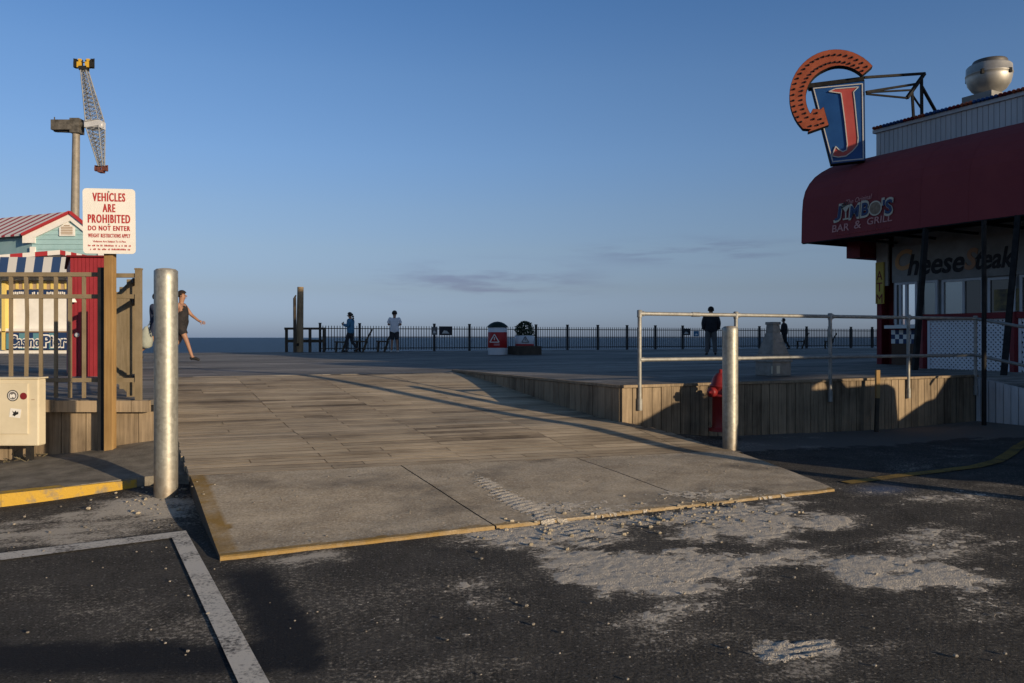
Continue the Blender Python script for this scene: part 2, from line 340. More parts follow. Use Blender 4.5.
# ------------------------------------------------------------------ ground with its stains
def fbm(x, y, z=0.0, o=4): return noise.fractal(Vector((x, y, z)), .6, 2.0, o) * .5 + .5
def ell(u, v, cx, cy, rx, ry, amp, rot=0.0, pw=2.0):
    c, s_ = math.cos(rot), math.sin(rot); dx = u - cx; dy = v - cy
    a = (dx * c + dy * s_) / rx; b = (-dx * s_ + dy * c) / ry
    return amp * math.exp(-(a * a + b * b) ** (pw / 2))
SAND = [(650, 574, 115, 20, 1.0, .02, 3), (590, 560, 60, 12, .75, .1, 2), (700, 556, 90, 12, .6, 0, 2), (905, 574, 88, 18, 1.0, .05, 3), (800, 556, 90, 14, .62, .0, 2),
        (770, 522, 100, 12, .9, -.05, 2), (660, 514, 90, 7, .85, -.11, 2), (560, 534, 85, 14, 1.0, .0, 2), (545, 525, 50, 9, 1.0, .25, 2), (720, 512, 110, 8, .9, -.1, 2), (800, 650, 48, 12, .98, -.08, 3), (830, 665, 90, 22, .38, 0, 2),
        (700, 640, 120, 30, .3, 0, 2), (950, 545, 90, 20, .45, 0, 2), (60, 528, 150, 16, .72, -.1, 2), (150, 510, 60, 16, .8, 0, 2), (300, 560, 60, 8, .55, -.1, 2),
        (250, 590, 80, 14, .34, 0, 2), (80, 600, 130, 20, .26, 0, 2), (480, 590, 150, 34, .28, 0, 2), (640, 610, 160, 18, .36, 0, 2), (960, 610, 120, 30, .3, 0, 2)]
def sand_at(u, v, x, y):
    u0, v0 = u, v; u = u + 46 * (fbm(x * 1.1, y * 1.1, 31, 4) - .5) + 34 * (fbm(x * 4, y * 4, 33, 4) - .5); v = v + 17 * (fbm(x * 1.3, y * 1.3, 37, 4) - .5) + 12 * (fbm(x * 5, y * 5, 39, 4) - .5)
    s_ = max(max(ell(u, v, *e) for e in SAND), ell(u0, v0, 798, 651, 46, 11, 1.0, -.1, 3))
    n = fbm(x * 2.3, y * 2.3, 1.7, 5); n2 = fbm(x * 1.0 + y * 2.0, y * 7.0 - x * 3.2, 4.2, 4)
    n3 = fbm(x * .7, y * .7, 21.0, 5); n4 = fbm(x * 1.2 + y * .5, y * 3.4 - x * 1.7, 14.0, 5)
    base = max(0.0, .10 + .55 * (n3 - .42)) + max(0.0, .5 * (n4 - .55)) * (1.4 if u > 380 else .7)
    return max(0.0, min(1.0, max(base, s_ * (.52 + .75 * n + .75 * (n2 - .5)) * 1.5)))
def in_poly(u, v, pts):
    ins = False; j = len(pts) - 1
    for i in range(len(pts)):
        xi, yi = pts[i]; xj, yj = pts[j]
        if (yi > v) != (yj > v) and u < (xj - xi) * (v - yi) / (yj - yi) + xi: ins = not ins
        j = i
    return ins
SEAL = [[(-60, 641), (240, 643), (322, 640), (324, 666), (300, 671), (-60, 673)], [(226, 574), (268, 567), (288, 592), (312, 622), (322, 645), (318, 668), (268, 668), (252, 620)]]
NEWASP = [(770, 462), (800, 446), (930, 438), (1100, 432), (1100, 470), (1000, 466), (930, 476), (860, 478)]
PALE = [(736, 452), (742, 428), (880, 428), (980, 418), (1100, 414), (1100, 436), (960, 438), (880, 446), (800, 448)]
def ground_z(x, y):
    z = .006 * (fbm(x * .8, y * .8, 9.0, 3) - .5)
    z += .05 * math.exp(-(((x + 2.75) / .55) ** 2 + ((y - 6.3) / .7) ** 2))
    z += -.05 * math.exp(-(((x - 5.5) / 1.6) ** 2 + ((y - 10.8) / 1.5) ** 2))
    z += .08 * math.exp(-(((x - 1.9) / .6) ** 2 + ((y - 9.6) / .55) ** 2)) + .05 * math.exp(-(((x - 2.7) / .5) ** 2 + ((y - 8.9) / .6) ** 2))
    return z
def coords(lo, hi, step, far, grow=1.6):
    c = []; t = lo
    while t <= hi + 1e-6: c.append(t); t += step
    d = step
    left = []; t = lo
    while t > far[0]: d *= grow; t -= d; left.append(max(t, far[0]))
    d = step; right = []; t = hi
    while t < far[1]: d *= grow; t += d; right.append(min(t, far[1]))
    return left[::-1] + c + right
xs = coords(-5.2, 7.4, .045, (-3000, 3000)); ys = coords(2.4, 12.6, .045, (-3000, 40.0))
vs = []; att = []
for y in ys:
    for x in xs:
        near = -5.3 < x < 7.5 and 2.3 < y < 12.7
        if near:
            z = ground_z(x, y); u, v = proj(x, y, z)
            s_ = sand_at(u, v, x, y)
            du = 7 * (fbm(x * 6, y * 6, 3, 3) - .5); dv = 7 * (fbm(x * 6, y * 6, 7, 3) - .5)
            se = 0.0
            for p in SEAL:
                for ox, oy in ((0, 0), (5, 0), (-5, 0), (0, 3), (0, -3)):
                    if in_poly(u + du + ox, v + dv + oy, p): se += .2
            se = min(1.0, se)
            pa = 1.0 if in_poly(u + du, v + dv * .6, PALE) else 0.0
            na = 1.0 if in_poly(u + du, v + dv * .6, NEWASP) else 0.0
            bl = ell(u, v, 882, 489, 24, 4, 1.0)
            s_ *= 1 - .85 * se
            if 752 < u < 850 and 636 < v < 668:         # tyre tread pressed in the sand
                k = (u * .55 + v * 1.6)
                if (u < 800 and math.sin(u * .9 + 3 * fbm(x * 30, y * 30, 0, 2)) * math.sin(v * 1.5) > .25) or (u >= 790 and u < 825 and math.sin(k * 1.1) > .45): s_ *= .45
            # a long seam in the asphalt
            sm = math.exp(-((v - (588 + (u - 690) * .37 + 4 * (fbm(x * 3, y * 3, 5, 3) - .5))) / 2.4) ** 2) if 660 < u < 880 else 0
            att.append((s_, max(se, .55 * sm), pa, bl if bl > .05 else -na))
        else: z = 0.0; att.append((.22, 0, 0, 0))
        vs.append((x, y, z - .004))
nx = len(xs)
fs = [[j * nx + i, j * nx + i + 1, (j + 1) * nx + i + 1, (j + 1) * nx + i] for j in range(len(ys) - 1) for i in range(nx - 1)]
gm = bpy.data.meshes.new('ground'); gm.from_pydata(vs, [], fs); gm.update()
ga = gm.color_attributes.new('stain_shade', 'FLOAT_COLOR', 'POINT')
for i, a in enumerate(att): ga.data[i].color = (a[0], a[1], a[2], a[3])
gm.polygons.foreach_set('use_smooth', [True] * len(fs))
ground = bpy.data.objects.new('ground', gm); C.objects.link(ground); ground['kind'] = 'structure'

def surface_mat(name, base_lo, base_hi, grain_scale, speck, sand_lo, sand_hi, concrete=False):
    m = bpy.data.materials.new(name); m.use_nodes = True; t = m.node_tree; p = t.nodes['Principled BSDF']
    p.inputs['Roughness'].default_value = .92; p.inputs['Specular IOR Level'].default_value = .15
    tcn = nd(t, 'ShaderNodeTexCoord'); L = t.links.new
    fine = nd(t, 'ShaderNodeTexNoise'); fine.inputs['Scale'].default_value = grain_scale; fine.inputs['Detail'].default_value = 3; fine.inputs['Roughness'].default_value = .7
    mid = nd(t, 'ShaderNodeTexNoise'); mid.inputs['Scale'].default_value = 3.0; mid.inputs['Detail'].default_value = 8; mid.inputs['Roughness'].default_value = .65
    vor = nd(t, 'ShaderNodeTexVoronoi'); vor.inputs['Scale'].default_value = grain_scale * .75
    for n in (fine, mid, vor): L(tcn.outputs['Object'], n.inputs['Vector'])
    a1 = nd(t, 'ShaderNodeMath', operation='MULTIPLY_ADD'); a1.inputs[1].default_value = 1.25; a1.inputs[2].default_value = -.60 if concrete else -.42; L(fine.outputs['Fac'], a1.inputs[0])
    a2 = nd(t, 'ShaderNodeMath', operation='MULTIPLY_ADD'); a2.inputs[1].default_value = .95 if concrete else .6; L(mid.outputs['Fac'], a2.inputs[0]); L(a1.outputs[0], a2.inputs[2])
    r = nd(t, 'ShaderNodeValToRGB'); r.color_ramp.elements[0].position = .2; r.color_ramp.elements[1].position = .8
    r.color_ramp.elements[0].color = (*base_lo, 1); r.color_ramp.elements[1].color = (*base_hi, 1); L(a2.outputs[0], r.inputs[0])
    sp = nd(t, 'ShaderNodeSeparateColor'); L(vor.outputs['Color'], sp.inputs[0])
    sr = nd(t, 'ShaderNodeMapRange'); sr.inputs['From Min'].default_value = .86; sr.inputs['From Max'].default_value = .95; L(sp.outputs[0], sr.inputs['Value'])
    sd = nd(t, 'ShaderNodeMapRange'); sd.inputs['From Min'].default_value = .42; sd.inputs['From Max'].default_value = .25; L(vor.outputs['Distance'], sd.inputs['Value'])
    sm = nd(t, 'ShaderNodeMath', operation='MULTIPLY'); L(sr.outputs[0], sm.inputs[0]); L(sd.outputs[0], sm.inputs[1])
    mx = nd(t, 'ShaderNodeMixRGB'); mx.inputs['Color2'].default_value = (*speck, 1); L(sm.outputs[0], mx.inputs['Fac']); L(r.outputs[0], mx.inputs['Color1'])
    at = nd(t, 'ShaderNodeAttribute'); at.attribute_name = 'stain_shade'; sa = nd(t, 'ShaderNodeSeparateColor'); L(at.outputs['Color'], sa.inputs[0])
    col = mx.outputs[0]
    def over(fac, c, mode='MIX'):
        nonlocal col
        n = nd(t, 'ShaderNodeMixRGB', blend_type=mode); n.inputs['Color2'].default_value = (*c, 1); L(fac, n.inputs['Fac']); L(col, n.inputs['Color1']); col = n.outputs[0]
    if not concrete:
        over(sa.outputs[2], (.17, .155, .135))
        ng = nd(t, 'ShaderNodeMath', operation='MULTIPLY'); ng.inputs[1].default_value = -.75; ng.use_clamp = True; L(at.outputs['Alpha'], ng.inputs[0]); over(ng.outputs[0], (.022, .022, .024))
        pb = nd(t, 'ShaderNodeMath', operation='MULTIPLY'); pb.inputs[1].default_value = .6; pb.use_clamp = True; L(at.outputs['Alpha'], pb.inputs[0]); over(pb.outputs[0], (.06, .12, .26))
        sl = nd(t, 'ShaderNodeMath', operation='MULTIPLY'); sl.inputs[1].default_value = .88; L(sa.outputs[1], sl.inputs[0]); over(sl.outputs[0], (.013, .015, .020))
    else:
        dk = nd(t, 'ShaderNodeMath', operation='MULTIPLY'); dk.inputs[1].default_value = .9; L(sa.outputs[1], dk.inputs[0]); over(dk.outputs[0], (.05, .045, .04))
        gv = nd(t, 'ShaderNodeTexVoronoi'); gv.inputs['Scale'].default_value = 3.2; gv.inputs['Randomness'].default_value = 1; L(tcn.outputs['Object'], gv.inputs['Vector'])
        gs = nd(t, 'ShaderNodeSeparateColor'); L(gv.outputs['Color'], gs.inputs[0])
        gr = nd(t, 'ShaderNodeMath', operation='MULTIPLY_ADD'); gr.inputs[1].default_value = .14; gr.inputs[2].default_value = -.045; L(gs.outputs[0], gr.inputs[0])      # spot radius
        gw = nd(t, 'ShaderNodeMath', operation='MULTIPLY_ADD'); gw.inputs[1].default_value = .12; L(fine.outputs['Fac'], gw.inputs[0]); L(gv.outputs['Distance'], gw.inputs[2])
        gl = nd(t, 'ShaderNodeMath', operation='SUBTRACT'); L(gr.outputs[0], gl.inputs[0]); L(gw.outputs[0], gl.inputs[1])
        gm_ = nd(t, 'ShaderNodeMapRange'); gm_.inputs['From Min'].default_value = -.06; gm_.inputs['From Max'].default_value = -.03; gm_.inputs['To Max'].default_value = .8; L(gl.outputs[0], gm_.inputs['Value'])
        over(gm_.outputs[0], (.045, .04, .036))
        over(sa.outputs[2], (.29, .175, .04))
    # grainy sand
    n2 = nd(t, 'ShaderNodeTexNoise'); n2.inputs['Scale'].default_value = 42; n2.inputs['Detail'].default_value = 6; n2.inputs['Roughness'].default_value = .8; L(tcn.outputs['Object'], n2.inputs['Vector'])
    f1 = nd(t, 'ShaderNodeMath', operation='SUBTRACT'); f1.inputs[1].default_value = .5; L(n2.outputs['Fac'], f1.inputs[0])
    f2 = nd(t, 'ShaderNodeMath', operation='MULTIPLY_ADD'); f2.inputs[1].default_value = 2.3; L(f1.outputs[0], f2.inputs[0]); L(sa.outputs[0], f2.inputs[2])
    f3 = nd(t, 'ShaderNodeMapRange'); f3.interpolation_type = 'SMOOTHSTEP'; f3.inputs['From Min'].default_value = .30; f3.inputs['From Max'].default_value = .95; f3.inputs['To Max'].default_value = .86; L(f2.outputs[0], f3.inputs['Value'])
    sc_ = nd(t, 'ShaderNodeMixRGB'); sc_.inputs['Color1'].default_value = (*sand_lo, 1); sc_.inputs['Color2'].default_value = (*sand_hi, 1); L(fine.outputs['Fac'], sc_.inputs['Fac'])
    n = nd(t, 'ShaderNodeMixRGB'); L(f3.outputs[0], n.inputs['Fac']); L(col, n.inputs['Color1']); L(sc_.outputs[0], n.inputs['Color2']); col = n.outputs[0]
    L(col, p.inputs['Base Color'])
    hb = nd(t, 'ShaderNodeMath', operation='ADD'); L(fine.outputs['Fac'], hb.inputs[0]); L(n2.outputs['Fac'], hb.inputs[1])
    b = nd(t, 'ShaderNodeBump'); b.inputs['Strength'].default_value = .35 if concrete else .8; b.inputs['Distance'].default_value = .008 if concrete else .012
    L(hb.outputs[0], b.inputs['Height']); L(b.outputs[0], p.inputs['Normal'])
    return m
M['asphalt'] = surface_mat('worn asphalt', (.016, .0148, .013), (.125, .116, .102), 85, (.24, .225, .20), (.50, .45, .37), (.70, .635, .535))
M['concrete'] = surface_mat('worn concrete', (.27, .215, .15), (.60, .51, .38), 55, (.58, .52, .42), (.46, .40, .31), (.62, .55, .43), True)
gm.materials.append(M['asphalt'])

# ------------------------------------------------------------------ ramp surface
def lerp(a, b, t): return a + (b - a) * t
def pw(tab, x):
    if x <= tab[0][0]: return tab[0][1]
    for (x0, y0), (x1, y1) in zip(tab, tab[1:]):
        if x <= x1:
            t = (x - x0) / (x1 - x0); t = t * t * (3 - 2 * t) * .5 + t * .5
            return lerp(y0, y1, t)
    return tab[-1][1]
ZL = [(-1, .012), (0, .016), (2.12, .165), (3.6, .28), (8.5, DECK)]
ZR = [(-1, .01), (0, .014), (1.78, .075), (3.27, .25), (8.44, DECK)]
def ramp_z(a, b): return lerp(pw(ZL, b), pw(ZR, b), max(0, min(1.1, a / 4.9)))
def a_right(b): return pw([(-.06, 4.72), (1.78, 5.23), (2.4, 5.12), (3.27, 4.84), (9, 4.84)], b)
def bnd(a): return 2.12 - .065 * a
# concrete apron at the foot of the ramp: three cast slabs with open joints
def apron_slab(a_lo, a_hi, na_, nb_=60):
    vs = []; att = []
    for j in range(nb_ + 1):
        for i in range(na_ + 1):
            t = j / nb_; s_ = i / na_
            lo = a_lo; hi = a_hi if a_hi else lerp(4.72, 5.23, t)
            a = lerp(lo, hi, s_); tt = t ** 1.25; b = lerp(.10 * (1 - a / 4.72) + .01, bnd(a) - .006, tt)
            wob = .022 * (fbm(a * 2, 3.1, 0, 4) - .5) if j == 0 else 0
            z = ramp_z(a, b) + .006 * (fbm(a * 1.6, b * 1.6, 6, 4) - .5) - (.006 if j == 0 else 0)
            p = W(a, b + wob, z); u, v = proj(p.x, p.y, p.z)
            line = 478 + (u - 475) * .56
            sd = math.exp(-((v - line) / 9.0) ** 2) * (1 if 462 < u < 640 else 0) * (.62 + .5 * math.sin(u * 1.1 + v * .5) * math.sin(v * 1.4))
            sd = max(sd, ell(u, v, 560, 508, 80, 18, .6), ell(u, v, 700, 492, 110, 14, .55), .42 * fbm(a * 1.3, b * 1.3, 2, 5))
            fade = pw([(0, .85), (1.9, .62), (2.3, .2), (2.8, .45), (4.8, .62)], a)
            ye = 0.0
            if a < .11 + .05 * (fbm(b * 5, 1, 1, 4) - .5): ye = .9 * fbm(a * 7, b * 5, 8, 5) + .28
            if b - .10 * (1 - a / 4.72) < .07 + .06 * (fbm(a * 4, 2, 1, 4) - .5): ye = max(ye, fade * (.55 + .9 * fbm(a * 6, b * 9, 5, 5)))
            att.append((max(0, min(1, sd * (.55 + .7 * fbm(a * 4, b * 4, 3, 4)))), max(0, .55 * (fbm(a * .9, b * 1.1, 12, 5) - .55) * 3), min(.92, ye), 0)); vs.append(p)
    fs = [[j * (na_ + 1) + i, j * (na_ + 1) + i + 1, (j + 1) * (na_ + 1) + i + 1, (j + 1) * (na_ + 1) + i] for j in range(nb_) for i in range(na_)]
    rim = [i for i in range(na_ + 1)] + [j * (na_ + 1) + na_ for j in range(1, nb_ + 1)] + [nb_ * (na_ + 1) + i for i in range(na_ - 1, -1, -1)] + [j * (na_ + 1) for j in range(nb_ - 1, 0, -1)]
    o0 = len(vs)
    for k in rim: fr_ = k <= na_; vs.append(vs[k].copy()); att.append((0, .4 if fr_ else .95, att[k][2] * .9 if fr_ else 0, 0))  # side and back edge faces darkened, painting their shade into the colour
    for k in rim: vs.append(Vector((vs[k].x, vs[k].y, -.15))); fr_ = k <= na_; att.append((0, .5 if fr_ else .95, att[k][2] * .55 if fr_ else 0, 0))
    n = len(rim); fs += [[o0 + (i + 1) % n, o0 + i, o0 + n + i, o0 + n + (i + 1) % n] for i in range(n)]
    am = bpy.data.meshes.new('concrete_path'); am.from_pydata([tuple(v) for v in vs], [], fs); am.update()
    ca = am.color_attributes.new('stain_shade', 'FLOAT_COLOR', 'POINT')
    for i, a in enumerate(att): ca.data[i].color = (a[0], a[1], a[2], a[3])
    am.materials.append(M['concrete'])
    ao = bpy.data.objects.new('concrete_path', am); C.objects.link(ao); ao['kind'] = 'structure'
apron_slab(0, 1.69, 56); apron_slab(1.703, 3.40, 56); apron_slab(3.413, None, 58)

# boarded ramp
mb = MB(); gapm = MB(); bl = 2.125; BW = .121; row = 0
JO = [1.12, 2.34, 3.56, 4.78]
while bl < 8.46:
    w = min(BW - .012, 8.46 - bl); row += 1
    cuts = [0.0] + [j + (.004 if row % 2 else random.choice((-.61, .0, .3))) for j in JO] + [9]
    for a0, a1 in zip(cuts, cuts[1:]):
        bm_ = bl - .065 * a0; aR = a_right(bm_) + .01
        e0 = a0 + (.004 if a0 else random.uniform(-.015, .01)); e1 = min(a1 - .004, aR + (random.uniform(-.01, .02)))
        if e1 - e0 < .05: continue
        dz = random.uniform(-.0006, .0006); to = rt()
        def pt(a, b, lo=0): return W(a, b - .065 * a, ramp_z(a, b - .065 * a) + dz - lo)
        ks = 3
        for k in range(ks):
            x0 = lerp(e0, e1, k / ks); x1 = lerp(e0, e1, (k + 1) / ks)
            gapm.quad(pt(x0 - .01, bl - .0122, 0.0005 + dz), pt(x1 + .01, bl - .0122, 0.0005 + dz), pt(x1 + .01, bl - .0002, 0.0005 + dz), pt(x0 - .01, bl - .0002, 0.0005 + dz))
            mb.hexa([pt(x0, bl, .05), pt(x1, bl, .05), pt(x1, bl + w, .05), pt(x0, bl + w, .05), pt(x0, bl), pt(x1, bl), pt(x1, bl + w), pt(x0, bl + w)], to)
    bl += BW
tag(mb.build('ramp_floor', M['ramp_wood']), kind='structure')
tag(gapm.build('ramp_floor_joint', mat('dirt between boards', (.022, .017, .012), (.05, .038, .026), rough=.95, scale=9)), kind='structure')
mb = MB()                                # dark joists and fill below the boards
pts = [W(.03, 2.16), W(5.1, 1.84), W(5.02, 2.4), W(4.8, 3.3), W(4.8, 8.2), W(.03, 8.5)]
zz = [ramp_z(*ab(p.x, p.y)) - .045 for p in pts]
top = [Vector((p.x, p.y, z)) for p, z in zip(pts, zz)]; bot = [Vector((p.x, p.y, -.2)) for p in pts]
mb._add(bot + top, [[i, (i + 1) % 6, 6 + (i + 1) % 6, 6 + i] for i in range(6)] + [[6, 7, 8, 9, 10, 11]])
tag(mb.build('ramp_ground', mat('dark earth', (.02, .017, .013), rough=.95)), kind='structure')

# broken concrete shoulder along the right edge of the ramp
mb = MB(); k = 34; prev = None
for i in range(k + 1):
    b = lerp(1.70, 3.3, i / k); a = a_right(b)
    e = W(a + .004, b, ramp_z(a, b) - .012 + .008 * (fbm(i * .7, 0, 0, 3) - .5))
    wd = .11 + .10 * fbm(i * .35, 5, 0, 4)
    o_ = W(a + wd, b + .03, 0); o_.z = ground_z(o_.x, o_.y) - .01
    if prev:
        mid0 = (prev[0] * .55 + prev[1] * .45) + Vector((0, 0, .028)); mid1 = (e * .55 + o_ * .45) + Vector((0, 0, .028))
        mb.quad(prev[0], mid0, mid1, e); mb.quad(mid0, prev[1], o_, mid1)
    prev = (e, o_)
tag(mb.build('ground_strip', mat('crumbled mortar', (.20, .17, .125), (.34, .29, .22), rough=.95, scale=18, bump=.6, bscale=50)), kind='structure')

# ------------------------------------------------------------------ boardwalk deck
def deck_mat():
    m = bpy.data.materials.new('boardwalk boards'); m.use_nodes = True; t = m.node_tree; p = t.nodes['Principled BSDF']; L = t.links.new
    p.inputs['Roughness'].default_value = .8; p.inputs['Specular IOR Level'].default_value = .25
    tcn = nd(t, 'ShaderNodeTexCoord'); mr = nd(t, 'ShaderNodeMapping'); mr.inputs['Rotation'].default_value = (0, 0, -TH); L(tcn.outputs['Object'], mr.inputs[0])
    br = nd(t, 'ShaderNodeTexBrick'); br.inputs['Scale'].default_value = 1; br.inputs['Brick Width'].default_value = 3.0; br.inputs['Row Height'].default_value = .145
    br.inputs['Mortar Size'].default_value = .006; br.inputs['Mortar Smooth'].default_value = .2
    br.inputs['Color1'].default_value = (.15, .135, .115, 1); br.inputs['Color2'].default_value = (.27, .245, .21, 1); br.inputs['Mortar'].default_value = (.015, .014, .012, 1)
    L(mr.outputs[0], br.inputs['Vector'])
    mp2 = nd(t, 'ShaderNodeMapping'); mp2.inputs['Scale'].default_value = (1.2, 14, 1); L(mr.outputs[0], mp2.inputs[0])
    n = nd(t, 'ShaderNodeTexNoise'); n.inputs['Scale'].default_value = 1.5; n.inputs['Detail'].default_value = 7; L(mp2.outputs[0], n.inputs['Vector'])
    n2 = nd(t, 'ShaderNodeTexNoise'); n2.inputs['Scale'].default_value = .6; n2.inputs['Detail'].default_value = 7; mp3 = nd(t, 'ShaderNodeMapping'); mp3.inputs['Scale'].default_value = (.35, 1.5, 1); L(mr.outputs[0], mp3.inputs[0]); L(mp3.outputs[0], n2.inputs['Vector'])
    ad = nd(t, 'ShaderNodeMath', operation='MULTIPLY'); L(n.outputs['Fac'], ad.inputs[0]); L(n2.outputs['Fac'], ad.inputs[1])
    mr2 = nd(t, 'ShaderNodeMapRange'); mr2.inputs['From Min'].default_value = .14; mr2.inputs['From Max'].default_value = .38; mr2.inputs['To Min'].default_value = .4; mr2.inputs['To Max'].default_value = 1.75; L(ad.outputs[0], mr2.inputs['Value'])
    mx = nd(t, 'ShaderNodeMixRGB', blend_type='MULTIPLY'); mx.inputs['Fac'].default_value = 1; L(br.outputs['Color'], mx.inputs['Color1']); L(mr2.outputs[0], mx.inputs['Color2'])
    L(mx.outputs[0], p.inputs['Base Color'])
    b = nd(t, 'ShaderNodeBump'); b.inputs['Strength'].default_value = .5; b.inputs['Distance'].default_value = .006; b.invert = True
    L(br.outputs['Fac'], b.inputs['Height']); L(b.outputs[0], p.inputs['Normal'])
    return m
M['deck'] = deck_mat()
RC = Vector((1.29, 9.46, DECK)); RE = Vector((7.04, 12.10, DECK))       # ends of the front wall on the right
SW1 = W(4.84, 8.44, DECK)                                               # top end of the side wall
FW = Vector((.477, -.879, 0)); FN = Vector((-.879, -.477, 0))           # facade direction (towards camera) and outward normal
LE = Vector((-3.43, 7.66, DECK)); LL = Vector((-14, 7.5, DECK))
def fence_xy(X): return Vector((X, 37 + .45 * X, DECK))
back = RE - FN * 16
deck_pts = [LL, LE, W(-.02, 8.46, DECK), W(4.84, 8.46 - .065 * 4.84, DECK), RC, RE, back, Vector((34, 30, DECK)), fence_xy(30), fence_xy(-42), Vector((-50, 14, DECK))]
bm = bmesh.new(); bvs = [bm.verts.new((p.x, p.y, DECK)) for p in deck_pts]; f = bm.faces.new(bvs)
r_ = bmesh.ops.extrude_face_region(bm, geom=[f])
for e in r_['geom']:
    if isinstance(e, bmesh.types.BMVert): e.co.z -= .05
bmesh.ops.triangulate(bm, faces=bm.faces[:], ngon_method='EAR_CLIP'); bmesh.ops.recalc_face_normals(bm, faces=bm.faces[:])
me = bpy.data.meshes.new('boardwalk_floor'); bm.to_mesh(me); bm.free(); me.materials.append(M['deck'])
dk = bpy.data.objects.new('boardwalk_floor', me); C.objects.link(dk); dk['kind'] = 'structure'
# sloping access path at the right end of the front wall
mb = MB(); q0 = RE; q1 = RE - FN * 6; d = FW * 3.2
mb.hexa([q0 + Vector((0, 0, -.06)), q0 + d + Vector((0, 0, -.71)), q1 + d + Vector((0, 0, -.71)), q1 + Vector((0, 0, -.06)), q0 - Vector((0, 0, .003)), q0 + d - Vector((0, 0, .65)), q1 + d - Vector((0, 0, .65)), q1 - Vector((0, 0, .003))])
tag(mb.build('access_path', M['deck']), kind='structure')
# beach and sea
mb = MB()
for (y0, z0, y1, z1) in ((40, -.05, 60, -2.2), (60, -2.2, 130, -4.6)):
    mb.quad((-3000, y0 - (0 if y0 > 40 else 20), z0 if y0 > 40 else -.3), (3000, y0 + 0, z0 if y0 > 40 else -.3), (3000, y1, z1), (-3000, y1, z1))
tag(mb.build('beach', mat('beach sand', (.34, .29, .22), (.40, .35, .27), rough=.95, scale=2)), kind='structure')
def sea_mat():
    m = bpy.data.materials.new('sea water'); m.use_nodes = True; t = m.node_tree; p = t.nodes['Principled BSDF']; L = t.links.new
    p.inputs['Base Color'].default_value = (.024, .052, .095, 1); p.inputs['Roughness'].default_value = .45; p.inputs['IOR'].default_value = 1.33; p.inputs['Specular IOR Level'].default_value = .35
    tcn = nd(t, 'ShaderNodeTexCoord'); mp2 = nd(t, 'ShaderNodeMapping'); mp2.inputs['Scale'].default_value = (.25, .6, 1); L(tcn.outputs['Object'], mp2.inputs[0])
    n = nd(t, 'ShaderNodeTexNoise'); n.inputs['Scale'].default_value = .8; n.inputs['Detail'].default_value = 8; n.inputs['Roughness'].default_value = .65; L(mp2.outputs[0], n.inputs['Vector'])
    b = nd(t, 'ShaderNodeBump'); b.inputs['Strength'].default_value = 1.0; b.inputs['Distance'].default_value = 2.2; L(n.outputs['Fac'], b.inputs['Height']); L(b.outputs[0], p.inputs['Normal'])
    return m
mb = MB(); mb.quad((-40000, 100, -4.2), (40000, 100, -4.2), (40000, 40000, -4.2), (-40000, 40000, -4.2))
tag(mb.build('sea', sea_mat()), kind='structure')

# ------------------------------------------------------------------ timber skirt walls of the deck
def skirt(name, label, A, B, zb, zt, m, bw=.14, fascia=True, out=None):
    """vertical boards from A to B; zb(t), zt(t) are bottom and top heights; out = outward direction"""
    A = Vector(A); B = Vector(B); d = (B - A); d.z = 0; L = d.length; d.normalize()
    out = Vector(out).normalized()
    root = thing(name, (A.x, A.y, 0), label, 'wall')
    mb = MB(); x = 0.0
    while x < L - .02:
        w = min(bw * random.uniform(.92, 1.08), L - x); t0 = x / L; t1 = (x + w) / L; th = .03 + random.uniform(0, .006)
        gp = random.uniform(.003, .007); p0 = A + d * (x + gp); p1 = A + d * (x + w - gp)
        jb = random.uniform(-.01, .01); jt = random.uniform(-.004, .002)
        def q(p, z, o): return Vector((p.x, p.y, z)) + out * o
        mb.hexa([q(p0, zb(t0) + jb, 0), q(p1, zb(t1) + jb, 0), q(p1, zb(t1) + jb, th), q(p0, zb(t0) + jb, th),
                 q(p0, zt(t0) - .002 + jt, 0), q(p1, zt(t1) - .002 + jt, 0), q(p1, zt(t1) - .002 + jt, th), q(p0, zt(t0) - .002 + jt, th)], rt())
        x += w
    mb.build('board_face', m, root)
    mb = MB(); mb.hexa([Vector((p.x, p.y, z)) for p, z in ((A - out * .05, -.3), (B - out * .05, -.3), (B - out * .01, -.3), (A - out * .01, -.3), (A - out * .05, zt(0) - .06), (B - out * .05, zt(1) - .06), (B - out * .01, zt(1) - .06), (A - out * .01, zt(0) - .06))])
    mb.build('backing', M['dark'], root)
    return root
def outw(A, B):            # outward = to the camera's side of A->B
    d = (Vector(B) - Vector(A)); n = Vector((d.y, -d.x, 0)).normalized(); return n
fw_t = skirt('timber_wall', 'low timber wall of upright boards behind the red hydrant, half in sun and half in shade', RC, RE, lambda t: pw([(0, .10), (.25, -.02), (1, -.12)], t), lambda t: DECK, M['wall_wood'], out=outw(RC, RE))
mb = MB()
dd = (RE - RC).normalized(); oo = outw(RC, RE)
mb.obox(RC + oo * -.02 + Vector((0, 0, .003)), dd * (RE - RC).length, oo * .075, Vector((0, 0, .032)), .4); mb.build('cap_board', M['wall_wood'], fw_t)
sd_ = (SW1 - RC); so = -U
sw_t = skirt('timber_wall', 'long shaded timber wall of upright boards that tapers away beside the wooden ramp', RC + Vector((0, 0, 0)), SW1, lambda t: lerp(.18, DECK - .12, t), lambda t: DECK, M['wall_wood'], out=so)
mb = MB(); mb.obox(RC + so * -.02 + Vector((0, 0, .0035)), (SW1 - RC), so * .07, Vector((0, 0, .03)), .4); mb.build('cap_board', M['wall_wood'], sw_t)
we = RE + FW * 3.2
ww = skirt('timber_wall', 'white painted board wall sloping down under the diner patio', RE, we, lambda t: lerp(-.12, -.1, t), lambda t: lerp(DECK + .01, .04, t), M['white_boards'], bw=.11, out=FN)
